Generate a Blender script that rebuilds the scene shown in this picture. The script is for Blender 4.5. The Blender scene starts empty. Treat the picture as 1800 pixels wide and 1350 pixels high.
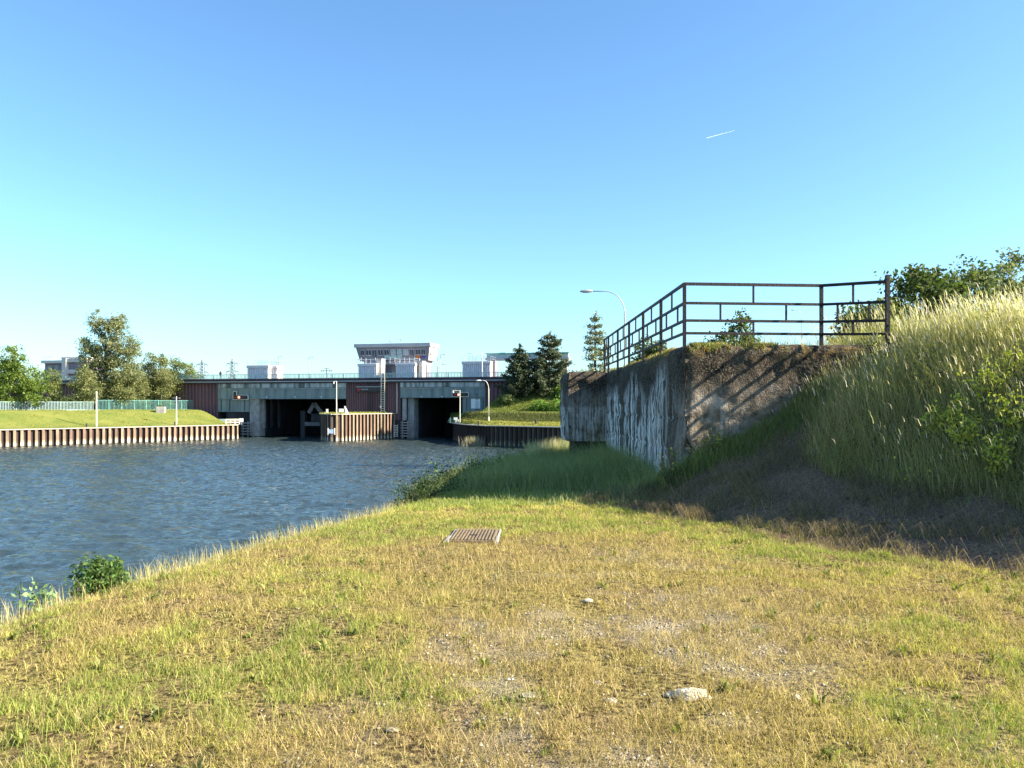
import bpy, math, random
import numpy as np
from mathutils import Vector, noise
random.seed(7); rng = np.random.default_rng(11)
scene = bpy.context.scene
COL = scene.collection
PI = math.pi
# ------------------------------------------------------------------ camera model (pixels of the 1800x1350 photograph)
F, CX, HY, EYE = 1360.0, 900.0, 710.0, 8.4
def P(px, py, Y): return Vector(((px-CX)/F*Y, Y, EYE+(HY-py)/F*Y))
def X_(px, Y): return (px-CX)/F*Y
def Z_(py, Y): return EYE+(HY-py)/F*Y
# lock bridge frame: x to the right along its face, y back, z up
TH = math.radians(13); BO = Vector((-39.1, 190.0, 0.0))
def bray(px, w=0.0):
    k = (px-CX)/F; st, ct = math.sin(TH), math.cos(TH)
    Y = (BO.y*ct+BO.x*st+w)/(ct+k*st)
    x, y = k*Y-BO.x, Y-BO.y
    return x*ct-y*st, Y
def bu(px, w=0.0): return bray(px, w)[0]
def bz(px, py, w=0.0): return Z_(py, bray(px, w)[1])
def bworld(u, w, z=0.0):
    st, ct = math.sin(TH), math.cos(TH)
    return Vector((BO.x+u*ct+w*st, BO.y-u*st+w*ct, z))
# ------------------------------------------------------------------ materials
def mat(name, c1, c2=None, scale=3.0, rough=0.8, bump=0.0, bscale=None, metal=0.0, emit=None, detail=6, stretch=(1,1,1), attr=None, spec=0.3, lo=.35, hi=.65):
    m = bpy.data.materials.new(name); m.use_nodes = True
    nt = m.node_tree; N = nt.nodes; L = nt.links
    b = N['Principled BSDF']; b.inputs['Roughness'].default_value = rough; b.inputs['Metallic'].default_value = metal
    b.inputs['Specular IOR Level'].default_value = spec
    tc = N.new('ShaderNodeTexCoord'); mp = N.new('ShaderNodeMapping'); mp.inputs['Scale'].default_value = stretch
    L.new(tc.outputs['Object'], mp.inputs['Vector'])
    nz = N.new('ShaderNodeTexNoise'); nz.inputs['Scale'].default_value = scale; nz.inputs['Detail'].default_value = detail
    L.new(mp.outputs[0], nz.inputs['Vector'])
    if c2 is None: c2 = tuple(x*.82 for x in c1)
    rp = N.new('ShaderNodeValToRGB'); rp.color_ramp.elements[0].position = lo; rp.color_ramp.elements[1].position = hi
    rp.color_ramp.elements[0].color = (*c1, 1); rp.color_ramp.elements[1].color = (*c2, 1)
    L.new(nz.outputs['Fac'], rp.inputs['Fac'])
    src = rp.outputs['Color']
    if attr:
        a = N.new('ShaderNodeAttribute'); a.attribute_name = attr
        mx = N.new('ShaderNodeMix'); mx.data_type = 'RGBA'; mx.blend_type = 'MULTIPLY'; mx.inputs[0].default_value = 1
        L.new(src, mx.inputs[6]); L.new(a.outputs['Color'], mx.inputs[7]); src = mx.outputs[2]
    L.new(src, b.inputs['Base Color'])
    if emit:
        b.inputs['Emission Color'].default_value = (*emit[0], 1); b.inputs['Emission Strength'].default_value = emit[1]
    if bump:
        bn = N.new('ShaderNodeTexNoise'); bn.inputs['Scale'].default_value = bscale or scale*4; bn.inputs['Detail'].default_value = 8
        L.new(mp.outputs[0], bn.inputs['Vector'])
        bp = N.new('ShaderNodeBump'); bp.inputs['Strength'].default_value = bump; bp.inputs['Distance'].default_value = 0.05
        L.new(bn.outputs['Fac'], bp.inputs['Height']); L.new(bp.outputs[0], b.inputs['Normal'])
    return m
def leafmat(name, trans=0.4, rough=0.6, attr='Col', mult=(1,1,1), tmul=(1.1,1.25,.5)):
    m = bpy.data.materials.new(name); m.use_nodes = True
    nt = m.node_tree; N = nt.nodes; L = nt.links; b = N['Principled BSDF']; out = N['Material Output']
    b.inputs['Roughness'].default_value = rough; b.inputs['Specular IOR Level'].default_value = .25
    a = N.new('ShaderNodeAttribute'); a.attribute_name = attr
    mx = N.new('ShaderNodeMix'); mx.data_type = 'RGBA'; mx.blend_type = 'MULTIPLY'; mx.inputs[0].default_value = 1
    L.new(a.outputs['Color'], mx.inputs[6]); mx.inputs[7].default_value = (*mult, 1)
    L.new(mx.outputs[2], b.inputs['Base Color'])
    mt = N.new('ShaderNodeMix'); mt.data_type = 'RGBA'; mt.blend_type = 'MULTIPLY'; mt.inputs[0].default_value = 1
    L.new(mx.outputs[2], mt.inputs[6]); mt.inputs[7].default_value = (*tmul, 1)
    t = N.new('ShaderNodeBsdfTranslucent'); L.new(mt.outputs[2], t.inputs['Color'])
    ms = N.new('ShaderNodeMixShader'); ms.inputs[0].default_value = trans
    L.new(b.outputs[0], ms.inputs[1]); L.new(t.outputs[0], ms.inputs[2]); L.new(ms.outputs[0], out.inputs['Surface'])
    return m
M = {}
M['rail'] = mat('rusty_black_paint', (.008,.007,.008), (.028,.016,.014), 9, .6, .2)
M['steel_dark'] = mat('dark_steel', (.03,.03,.035), (.06,.05,.05), 6, .5)
M['teal'] = mat('grey_green_girder_paint', (.235,.275,.265), (.14,.17,.165), .8, .6, stretch=(1,1,.12), lo=.40, hi=.72)
M['concrete'] = mat('grey_concrete', (.36,.34,.32), (.24,.225,.21), .8, .9, .2)
M['concrete_streak'] = mat('streaked_concrete', (.42,.43,.42), (.10,.11,.10), 1.0, .9, stretch=(1.2,1,.12), lo=.42, hi=.62)
M['chamber'] = mat('shade_dark_concrete', (.055,.052,.055), (.02,.02,.022), .5, .8, stretch=(1,1,.2))  # concrete darkened to stand for the shade inside the lock openings
M['dark'] = mat('shade_black_steel', (.012,.014,.018), (.02,.018,.02), 1, .7)  # near-black colour stands for deep shade, not for a coating
M['clad'] = mat('maroon_ribbed_cladding', (.17,.08,.085), (.12,.062,.068), .4, .6, stretch=(1,1,.15))
M['band'] = mat('dark_maroon_fascia', (.055,.035,.045), (.035,.025,.035), .5, .6)
M['asphalt'] = mat('asphalt', (.06,.06,.06), (.045,.045,.045), 3, .9)
M['white'] = mat('white_paint', (.8,.8,.79), (.72,.72,.71), 4, .5)
M['cream'] = mat('cream_paint_post', (.75,.70,.58), (.66,.62,.5), 4, .5)
M['galv'] = mat('galvanised_steel', (.42,.44,.46), (.34,.36,.38), 4, .45, metal=.3)
M['pylon'] = mat('hazy_pylon_steel', (.22,.26,.30), (.19,.23,.27), .1, .6)  # blue-grey tone stands for haze over the distant pylons
M['huts'] = mat('pale_grey_ribbed_sheet', (.62,.60,.62), (.55,.53,.56), .5, .6)
M['tower'] = mat('purple_shade_panel', (.25,.225,.26), (.21,.19,.225), .5, .6)  # purple-grey has the shade of the tower front in its colour
M['tower_roof'] = mat('grey_roof_fascia', (.46,.45,.47), (.40,.39,.41), .5, .6)
M['tower_pale'] = mat('pale_sunlit_render', (.66,.60,.53), (.58,.53,.47), .5, .7)
M['turq'] = mat('turquoise_paint', (.17,.40,.37), (.13,.33,.33), 1, .5)
M['turq_pale'] = mat('pale_turquoise_paint', (.38,.52,.52), (.32,.46,.46), 1, .5)
M['red'] = mat('red_lens', (.4,.02,.02), (.3,.02,.02), 3, .3)
M['redlamp'] = mat('lit_red_signal', (.6,.1,.06), None, 3, .4, emit=((1.0,.25,.15), 1.6))
M['glass'] = mat('window_glass', (.05,.06,.08), (.07,.08,.1), .3, .05, spec=.9)
M['skyglass'] = mat('painted_sky_glass', (.30,.42,.45), (.34,.45,.47), .3, .08, spec=.8)  # opaque; bright sky behind the panes is painted as pale colour
M['orange'] = mat('orange_panel', (.55,.16,.05), None, 2, .6)
M['blue'] = mat('blue_panel', (.06,.09,.35), None, 2, .6)
M['posterblue'] = mat('blue_white_poster', (.28,.42,.70), (.75,.78,.8), 1.4, .6)
M['bark'] = mat('grey_brown_bark', (.10,.085,.07), (.055,.045,.038), 4, .9, .5)
M['birch'] = mat('pale_bark', (.42,.39,.33), (.22,.2,.17), 3, .9)
M['leaf'] = leafmat('leaf_green', .35)
M['needle'] = leafmat('needle_green', .12)
M['grass'] = leafmat('grass_blade', .35)
M['moss'] = leafmat('moss_tuft', .2)
M['stone'] = mat('pale_limestone', (.56,.49,.38), (.36,.31,.23), 9, .9, .5, spec=.1)
M['iron'] = mat('cast_iron_cover', (.24,.175,.10), (.15,.11,.07), 12, .7, .2)
M['vapor'] = mat('white_vapour', (.95,.95,.95), (.9,.9,.9), .001, 1)
# ------------------------------------------------------------------ mesh helpers
def wloc(o):
    v = Vector((0,0,0))
    while o: v += o.location; o = o.parent
    return v
class MB:
    def __init__(s): s.v, s.f = [], []
    def add(s, vs, fs):
        n = len(s.v); s.v += [tuple(a) for a in vs]; s.f += [tuple(i+n for i in f) for f in fs]; return s
    def box(s, x0, x1, y0, y1, z0, z1):
        return s.add([(x0,y0,z0),(x1,y0,z0),(x1,y1,z0),(x0,y1,z0),(x0,y0,z1),(x1,y0,z1),(x1,y1,z1),(x0,y1,z1)],
                     [(0,3,2,1),(4,5,6,7),(0,1,5,4),(1,2,6,5),(2,3,7,6),(3,0,4,7)])
    def hexa(s, p): return s.add(p, [(0,3,2,1),(4,5,6,7),(0,1,5,4),(1,2,6,5),(2,3,7,6),(3,0,4,7)])
    def bar(s, a, b, w, h=None):
        a, b = Vector(a), Vector(b); h = h or w; d = (b-a).normalized()
        side = d.cross(Vector((0,0,1)))
        if side.length < 1e-3: side = Vector((1,0,0))
        side.normalize(); up = side.cross(d).normalized(); side *= w/2; up *= h/2
        return s.hexa([a-side-up, a+side-up, b+side-up, b-side-up, a-side+up, a+side+up, b+side+up, b-side+up])
    def tube(s, pts, rad, n=8, cap=True):
        pts = [Vector(p) for p in pts]; rs = rad if isinstance(rad, (list, tuple)) else [rad]*len(pts)
        vs, fs = [], []; ref = None
        for i, p in enumerate(pts):
            d = (pts[min(i+1,len(pts)-1)]-pts[max(i-1,0)]).normalized()
            if ref is None:
                ref = d.cross(Vector((.3,.9,.1)));
                if ref.length < 1e-3: ref = d.cross(Vector((1,0,0)))
            e1 = (ref-d*ref.dot(d)).normalized(); ref = e1; e2 = d.cross(e1)
            for k in range(n):
                t = 2*PI*k/n; vs.append(p+(e1*math.cos(t)+e2*math.sin(t))*rs[i])
        for i in range(len(pts)-1):
            for k in range(n):
                fs.append((i*n+k, i*n+(k+1)%n, (i+1)*n+(k+1)%n, (i+1)*n+k))
        if cap: fs += [tuple(range(n-1,-1,-1)), tuple(range((len(pts)-1)*n, len(pts)*n))]
        return s.add(vs, fs)
    def lump(s, c, r, sq=(1,1,1), n=(10,7), amp=.25, seed=0):
        c = Vector(c); vs, fs = [], []; a, b = n
        for j in range(b+1):
            ph = PI*j/b
            for i in range(a):
                t = 2*PI*i/a; d = Vector((math.sin(ph)*math.cos(t), math.sin(ph)*math.sin(t), math.cos(ph)))
                q = 1+amp*noise.noise(d*1.7+Vector((seed*3.1,seed,0)))*1.6
                vs.append(c+Vector((d.x*sq[0], d.y*sq[1], d.z*sq[2]))*r*q)
        for j in range(b):
            for i in range(a): fs.append((j*a+i, (j+1)*a+i, (j+1)*a+(i+1)%a, j*a+(i+1)%a))
        return s.add(vs, fs)
    def build(s, name, m, parent=None, smooth=False, local=False, bevel=0):
        me = bpy.data.meshes.new(name)
        off = Vector((0,0,0)) if (parent is None or local) else wloc(parent)
        me.from_pydata([(a-off.x, b-off.y, c-off.z) for a, b, c in s.v], [], s.f); me.materials.append(m)
        o = bpy.data.objects.new(name, me); COL.objects.link(o); o.parent = parent
        if smooth: me.polygons.foreach_set('use_smooth', [True]*len(me.polygons))
        if bevel:
            bv = o.modifiers.new('edge', 'BEVEL'); bv.width = bevel; bv.segments = 2; bv.limit_method = 'ANGLE'
        return o
def npmesh(name, V, quads=None, tris=None, col=None, m=None, parent=None, smooth=False, local=False):
    me = bpy.data.meshes.new(name); V = np.asarray(V, np.float32)
    if parent is not None and not local:
        o_ = wloc(parent); V = V-np.array([o_.x, o_.y, o_.z], np.float32)
    loops, starts = [], []; nl = 0
    for fa, k in ((quads, 4), (tris, 3)):
        if fa is not None and len(fa):
            fa = np.asarray(fa, np.int32); loops.append(fa.ravel()); starts.append(nl+np.arange(len(fa))*k); nl += len(fa)*k
    loops = np.concatenate(loops); starts = np.concatenate(starts).astype(np.int32)
    me.vertices.add(len(V)); me.vertices.foreach_set('co', V.ravel())
    me.loops.add(len(loops)); me.loops.foreach_set('vertex_index', loops)
    me.polygons.add(len(starts)); me.polygons.foreach_set('loop_start', starts)
    me.update(calc_edges=True)
    if smooth: me.polygons.foreach_set('use_smooth', np.ones(len(starts), bool))
    if col is not None:
        a = me.attributes.new('Col', 'FLOAT_COLOR', 'POINT'); c4 = np.ones((len(V), 4), np.float32); c4[:, :3] = col
        a.data.foreach_set('color', c4.ravel())
    if m: me.materials.append(m)
    me.validate()
    o = bpy.data.objects.new(name, me); COL.objects.link(o); o.parent = parent
    return o
def tag(o, label, cat, group=None):
    o['label'] = label; o['category'] = cat
    if group: o['group'] = group
    return o
def kind(o, k, label=None, cat=None):
    o['kind'] = k
    if label: o['label'] = label
    if cat: o['category'] = cat
    return o
def thing(name, label, cat, loc, group=None, rz=0.0):
    o = bpy.data.objects.new(name, None); COL.objects.link(o); o.location = loc; o.rotation_euler = (0,0,rz)
    o.empty_display_size = .2
    return tag(o, label, cat, group)
def dup(root, loc, label, rz=None, scale=None):
    r = root.copy(); COL.objects.link(r); r.location = loc; r['label'] = label
    if rz is not None: r.rotation_euler = (0,0,rz)
    if scale: r.scale = (scale,)*3
    for ch in list(root.children):
        c = ch.copy(); COL.objects.link(c); c.parent = r
        for g in ch.children:
            d = g.copy(); COL.objects.link(d); d.parent = c
    return r
# ------------------------------------------------------------------ numpy noise
_tab = rng.random((256, 256))
def vn(x, y, s, seed=0):
    x = np.asarray(x)*s+seed*17.3; y = np.asarray(y)*s+seed*5.7
    xi = np.floor(x).astype(int); yi = np.floor(y).astype(int); fx = x-xi; fy = y-yi
    fx = fx*fx*(3-2*fx); fy = fy*fy*(3-2*fy)
    g = lambda a, b: _tab[a & 255, b & 255]
    return (g(xi,yi)*(1-fx)+g(xi+1,yi)*fx)*(1-fy)+(g(xi,yi+1)*(1-fx)+g(xi+1,yi+1)*fx)*fy
def fbm(x, y, s, seed=0, o=4):
    r = 0; a = .5; t = 0
    for i in range(o): r = r+a*vn(x, y, s*2**i, seed+i*3); t += a; a *= .5
    return r/t
def sm(a, b, x):
    t = np.clip((np.asarray(x, float)-a)/(b-a), 0, 1); return t*t*(3-2*t)
# ------------------------------------------------------------------ near terrain
EDGE_Y = [-30, 2, 5.4, 8.2, 10.5, 13.8, 18, 24, 30, 45, 70, 110, 143]
EDGE_X = [-6, -4.6, -4.15, -3.6, -3.05, -2.15, -1.55, -.8, 1.5, 4.6, 9, 17, 24]
def sval(x, y): return (x-2.2)*.894+(y-13.0)*.447
def mound(x, y):
    s = sval(x, np.minimum(y, 13.6))
    k = .30+.27*sm(8.5, 13.3, y)
    s0 = 1.45+.95*sm(11.3, 13.4, y)
    d = k*np.clip(s, 0, s0)
    s2 = np.clip(s-s0, 0, None)
    nb = sm(11, 12.8, y); top = 2.75-.50*nb
    rise = (top-k*s0)
    z = d+rise*(1-np.exp(-(s2*(1.4+.5*nb)/rise)**1.35))+.10*np.clip(s2-3.2, 0, 4)+.58*nb*sm(1.15, 2.1, s2)
    return z
def H(x, y):
    x = np.asarray(x, float); y = np.asarray(y, float)
    base = 6.8-.022*np.clip(y-6, 0, 30)
    xe = np.interp(y, EDGE_Y, EDGE_X)
    d = xe-x
    drop = .85*.3*np.logaddexp(0, (d)/.3)
    mz = mound(x, y)
    left_of_bunker = (x < 3.3) & (y > 13.6)
    mz = np.where(left_of_bunker, mz*np.exp(-(y-13.6)/1.3), mz)
    mz = mz*(1-.85*sm(26, 36, y))
    z = base+mz-drop
    z = z+(fbm(x, y, .7, 2)-.5)*.16*sm(.2, -.6, d*-1+.4)+(fbm(x, y, 2.6, 5)-.5)*(.07+.20*sm(-1.7, .3, sval(x, np.minimum(y, 13.6)))*(y < 15))
    return np.maximum(z, -3.0)
def graded(a, b, fine0, fine1, step, coarse):
    r = list(np.arange(fine0, fine1, step)); s = step; v = fine0
    left = []
    while v > a: s = min(s*1.25, coarse); v -= s; left.append(v)
    s = step; v = r[-1]; right = []
    while v < b: s = min(s*1.25, coarse); v += s; right.append(v)
    return np.array(left[::-1]+r+right)
def gridmesh(name, xs, ys, fz, m, parent=None):
    X, Y = np.meshgrid(xs, ys); Zz = fz(X, Y); nx, ny = len(xs), len(ys)
    V = np.stack([X, Y, Zz], -1).reshape(-1, 3)
    i = np.arange(nx-1); j = np.arange(ny-1); I, J = np.meshgrid(i, j); a = (J*nx+I).ravel()
    Q = np.stack([a, a+1, a+1+nx, a+nx], -1)
    return npmesh(name, V, quads=Q, m=m, parent=parent, smooth=True)
def groundmat():
    m = bpy.data.materials.new('bank_soil_and_thatch'); m.use_nodes = True
    nt = m.node_tree; N = nt.nodes; L = nt.links; b = N['Principled BSDF']
    b.inputs['Roughness'].default_value = .95; b.inputs['Specular IOR Level'].default_value = .1
    tc = N.new('ShaderNodeTexCoord')
    def nz(s, d=8):
        n = N.new('ShaderNodeTexNoise'); n.inputs['Scale'].default_value = s; n.inputs['Detail'].default_value = d
        L.new(tc.outputs['Object'], n.inputs['Vector']); return n
    n1, n2, n3 = nz(1.1), nz(28), nz(90, 4)
    r1 = N.new('ShaderNodeValToRGB'); e = r1.color_ramp.elements
    e[0].position = .36; e[0].color = (.25,.185,.09,1); e[1].position = .64; e[1].color = (.29,.25,.085,1)
    L.new(n1.outputs['Fac'], r1.inputs['Fac'])
    r2 = N.new('ShaderNodeValToRGB'); e = r2.color_ramp.elements
    e[0].position = .38; e[0].color = (.15,.125,.11,1); e[1].position = .62; e[1].color = (1.1,1.05,1,1)
    L.new(n2.outputs['Fac'], r2.inputs['Fac'])
    mx = N.new('ShaderNodeMix'); mx.data_type = 'RGBA'; mx.blend_type = 'MULTIPLY'; mx.inputs[0].default_value = 1
    L.new(r1.outputs[0], mx.inputs[6]); L.new(r2.outputs[0], mx.inputs[7])
    # bare dark earth patch, from an attribute set per vertex
    a = N.new('ShaderNodeAttribute'); a.attribute_name = 'Col'
    sp = N.new('ShaderNodeSeparateColor'); L.new(a.outputs['Color'], sp.inputs[0])
    soil = N.new('ShaderNodeValToRGB'); e = soil.color_ramp.elements
    e[0].position = .3; e[0].color = (.10,.062,.040,1); e[1].position = .7; e[1].color = (.25,.165,.11,1)
    L.new(n2.outputs['Fac'], soil.inputs['Fac'])
    m2 = N.new('ShaderNodeMix'); m2.data_type = 'RGBA'; L.new(sp.outputs[0], m2.inputs[0]); L.new(mx.outputs[2], m2.inputs[6]); L.new(soil.outputs[0], m2.inputs[7])
    grv = N.new('ShaderNodeValToRGB'); e = grv.color_ramp.elements
    e[0].position = .35; e[0].color = (.16,.12,.075,1); e[1].position = .65; e[1].color = (.44,.38,.28,1)
    L.new(n3.outputs['Fac'], grv.inputs['Fac'])
    m3 = N.new('ShaderNodeMix'); m3.data_type = 'RGBA'; L.new(sp.outputs[1], m3.inputs[0]); L.new(m2.outputs[2], m3.inputs[6]); L.new(grv.outputs[0], m3.inputs[7])
    L.new(m3.outputs[2], b.inputs['Base Color'])
    ad = N.new('ShaderNodeMath'); ad.operation = 'ADD'; L.new(n2.outputs['Fac'], ad.inputs[0]); L.new(n3.outputs['Fac'], ad.inputs[1])
    bp = N.new('ShaderNodeBump'); bp.inputs['Strength'].default_value = .7; bp.inputs['Distance'].default_value = .03
    L.new(ad.outputs[0], bp.inputs['Height']); L.new(bp.outputs[0], b.inputs['Normal'])
    return m
def dirtmask(x, y):
    s = sval(x, np.minimum(y, 13.6))
    w = (fbm(x, y, 1.3, 9)-.5)*1.1
    s1 = .9*sm(11.3, 13.4, y); d = sm(-.75, -.1, s+w)*(1-sm(1.35+s1, 1.75+s1, s+w*.4))*sm(16, 14.3, y)*sm(-1.0, 1.2, x+ (y-13)*.1)
    return d
def trackmask(x, y):   # bare gravelly patches of the trodden middle
    c = np.exp(-((x-(.55+.02*y))/1.35)**2)*sm(9.6, 7.2, y)
    q = sm(.50, .68, fbm(x, y, 1.3, 21)+.13*c)*(.5+.5*sm(.35,.6,fbm(x, y, 6, 23, 3)))
    return np.clip(c*.9*q, 0, 1)
M['ground'] = groundmat()
xs = graded(-34, 130, -5.0, 11.0, .11, 6); ys = graded(-25, 142, 2.2, 15.2, .11, 5)
g = gridmesh('ground', xs, ys, H, M['ground'])
Xg, Yg = np.meshgrid(xs, ys)
c = np.zeros((Xg.size, 4), np.float32); c[:, 0] = dirtmask(Xg, Yg).ravel(); c[:, 1] = trackmask(Xg, Yg).ravel(); c[:, 3] = 1
at = g.data.attributes.new('Col', 'FLOAT_COLOR', 'POINT'); at.data.foreach_set('color', c.ravel())
kind(g, 'structure')
# ------------------------------------------------------------------ grass blades
def blades(name, Pt, h, w, lean, az, col, m, kindlabel=None, parent=None, tipcol=None):
    n = len(Pt); Pt = np.asarray(Pt, np.float32)
    d = np.stack([np.cos(az), np.sin(az), np.zeros(n)], -1)
    # facing of the ribbon is random, independent of where it leans
    ph = rng.random(n)*2*PI
    sd = np.stack([np.cos(ph), np.sin(ph), np.zeros(n)], -1)
    up = np.array([0,0,1.0]); h = h[:, None]; w = w[:, None]; ln = lean[:, None]
    mid = Pt+h*(d*ln*.33+up*.56); tip = Pt+h*(d*ln+up*np.sqrt(np.clip(1-ln*ln, .02, 1)))
    V = np.stack([Pt-sd*w*.5, Pt+sd*w*.5, mid+sd*w*.42, mid-sd*w*.42, tip], 1).reshape(-1, 3)
    b = np.arange(n)*5
    Q = np.stack([b, b+1, b+2, b+3], -1); T = np.stack([b+3, b+2, b+4], -1)
    C = np.repeat(col[:, None, :], 5, 1)
    if tipcol is not None: C[:, 4, :] = tipcol; C[:, 2:4, :] = .55*C[:, 2:4, :]+.45*tipcol[:, None, :]
    o = npmesh(name, V, quads=Q, tris=T, col=C.reshape(-1, 3), m=m, parent=parent)
    return o, tip
def leafcards(C, size, cols, aspect=.55, up=.35):
    n = len(C); d = rng.normal(size=(n, 3)); d /= np.linalg.norm(d, axis=1, keepdims=True)
    e = rng.normal(size=(n, 3)); e -= d*np.sum(e*d, 1, keepdims=True); e /= np.linalg.norm(e, axis=1, keepdims=True)
    s = np.asarray(size).reshape(-1, 1)*(.6+.8*rng.random((n, 1)))
    V = np.stack([C-d*s*.5, C+e*s*aspect*.5, C+d*s*.5, C-e*s*aspect*.5], 1).reshape(-1, 3)
    b = np.arange(n)*4; Q = np.stack([b, b+1, b+2, b+3], -1)
    return V, Q, np.repeat(cols[:, None, :], 4, 1).reshape(-1, 3)
def lerp(a, b, t): return np.asarray(a)[None, :]*(1-t[:, None])+np.asarray(b)[None, :]*t[:, None]
STRAW, GREEN, YG, DEEP, BROWN = (.58,.46,.19), (.25,.30,.065), (.53,.49,.13), (.055,.105,.022), (.30,.195,.08)
def vary(c, a=.25):
    return c*(1+(rng.random((len(c), 1))-.5)*2*a)
def pts(x, y, dz=-.01): return np.stack([x, y, H(x, y)+dz], -1)
def covermask(x, y):   # clear of the drain cover
    return (np.abs(x+.47) < .34) & (np.abs(y-9.8) < .55)
def greenness(x, y):
    g_ = .87+(fbm(x, y, .5, 31)-.5)*2.1+(fbm(x, y, 2.2, 37)-.5)*1.5
    track = np.exp(-((x-(.35+.03*y))/1.5)**2)*sm(11, 7.5, y)
    g_ = g_-.78*track-.30*np.exp(-((x-(-2.75+.12*(y-6)))/.28)**2)*sm(9.5, 6, y)
    g_ = g_+.18*sm(1.0, 3.2, x-(.1*y))+.12*sm(-.8, -2.2, x)
    return np.clip(g_, 0, 1)
n = 1450000
D = 1.3+(rng.random(n)**.95)*15.2; kx = (rng.random(n)*2-1)*1.12; x = kx*D; y = D
xe = np.interp(y, EDGE_Y, EDGE_X)
s = sval(x, np.minimum(y, 13.6)); dm = dirtmask(x, y); tm = trackmask(x, y)
lush = (y > 13.9+.8*vn(x, y, .6, 3)) & (x > -3)
clump = fbm(x, y, 5.0, 51, 3)
keep = (x > xe-.9) & (s < 2.1) & (rng.random(n) > dm*.97) & (rng.random(n) > tm*.75) & ~covermask(x, y) & (rng.random(n) < .12+1.25*sm(.36, .60, clump)) & ~((x > 2.9) & (y > 13.5))
x, y, D, tm, clump, lush = x[keep], y[keep], D[keep], tm[keep], clump[keep], lush[keep]; n = len(x)
gr = greenness(x, y); edge = x-np.interp(y, EDGE_Y, EDGE_X)
rnd = rng.random(n)
t = np.clip(gr*1.25-.30+(rnd-.5)*.62, 0, 1)
col = lerp(STRAW, YG, np.clip(t*2, 0, 1)); col = np.where((t > .5)[:, None], lerp(YG, GREEN, np.clip(t*2-1, 0, 1)), col)
br = rng.random(n) < .22*(1-gr); col[br] = np.array(BROWN)
h = (.020+.046*rng.random(n)**1.9)*(.78+.6*gr)*(1+.35*sm(9, 13, y))*(1-.3*tm)
lean = np.clip(.30+.66*rng.random(n)+.22*(1-gr), 0, .985)
w = (.0019+.0021*rng.random(n))*(.62+.085*D)
go, _ = blades('mown_grass', pts(x, y), h, w, lean, rng.random(n)*2*PI, vary(col, .3), M['grass'])
kind(go, 'stuff', 'short dry yellow green mown grass covering the sunlit bank', 'grass')
# fine upright stalks over the lawn and longer fringe along the bank edge
n = 170000
D = 2.3+rng.random(n)*10; x = (rng.random(n)*2-1)*.92*D; y = D; gr = greenness(x, y)
keep = (x > np.interp(y, EDGE_Y, EDGE_X)-.5) & (sval(x, y) < 0) & (rng.random(n) < (1.05-.75*gr)*(.2+1.1*sm(.36, .6, fbm(x, y, 5.0, 51, 3)))) & ~covermask(x, y); x, y, D = x[keep], y[keep], D[keep]; n = len(x)
go, _ = blades('thatch', pts(x, y, .006), .05+.08*rng.random(n), (.0018+.002*rng.random(n))*(.62+.085*D), .955+.044*rng.random(n), rng.random(n)*2*PI, vary(lerp((.56,.43,.20), (.22,.15,.07), rng.random(n)**1.3), .3), M['grass'])
kind(go, 'stuff', 'flat dead straw lying between the mown grass blades', 'straw')
n = 15000
D = 2.6+rng.random(n)*11.5; x = (rng.random(n)*2-1)*.9*D; y = D
xe = np.interp(y, EDGE_Y, EDGE_X); s = sval(x, y); gr = greenness(x, y)
keep = (x > xe-.3) & (s < .2) & (rng.random(n) < .15+.85*sm(.35, .75, fbm(x, y, .9, 61))) & ~covermask(x, y)
x, y, gr, D = x[keep], y[keep], gr[keep], D[keep]; n = len(x)
go, _ = blades('grass_stalks', pts(x, y), .07+.11*rng.random(n), (.0018+.001*rng.random(n))*(.7+.08*D), .05+.35*rng.random(n), rng.random(n)*2*PI, vary(lerp((.52,.42,.17), (.33,.37,.09), np.clip(gr+rng.random(n)*.6-.3, 0, 1))), M['grass'])
kind(go, 'stuff', 'thin pale seed stalks standing over the mown grass', 'grass')
n = 9000
y = 3.0+rng.random(n)**1.2*12; x = np.interp(y, EDGE_Y, EDGE_X)-.12+rng.normal(0, .2, n)
dens = sm(.3, .6, fbm(y*0, y, 1.1, 71)); keep = rng.random(n) < .25+.75*dens; x, y = x[keep], y[keep]; n = len(x)
hh = .07+.22*rng.random(n)**2.6
go, tip = blades('edge_grass', pts(x, y), hh, .003+.003*rng.random(n), .05+.4*rng.random(n), rng.normal(2.6, .9, n), vary(lerp((.56,.43,.24), (.36,.36,.09), (rng.random(n)**1.2))), M['grass'])
kind(go, 'stuff', 'long pale dry grass fringing the top of the bank above the water', 'grass')
# straw litter and sparse blades on the dark mown slope
n = 120000
x = 1.0+rng.random(n)*9; y = 4.5+rng.random(n)*10.2
dm = dirtmask(x, y); keep = rng.random(n) < dm*(.10+1.1*sm(.46, .62, fbm(x, y, 2.4, 81))); x, y = x[keep], y[keep]; n = len(x)
p = pts(x, y, .02)
go, _ = blades('straw_litter', p, .08+.26*rng.random(n)**1.5, .003+.004*rng.random(n), .955+.044*rng.random(n), rng.normal(2.6, 1.5, n), vary(lerp((.36,.27,.16), (.16,.12,.075), rng.random(n)), .3), M['grass'])
kind(go, 'stuff', 'brown cut straw lying on the shaded bare slope', 'straw')
n = 1500; x = 1.0+rng.random(n)*9; y = 4.5+rng.random(n)*10.2
keep = rng.random(n) < dirtmask(x, y); x, y = x[keep], y[keep]; n = len(x); r = .012+.06*rng.random(n)**3; pz = pts(x, y, 0)
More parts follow.
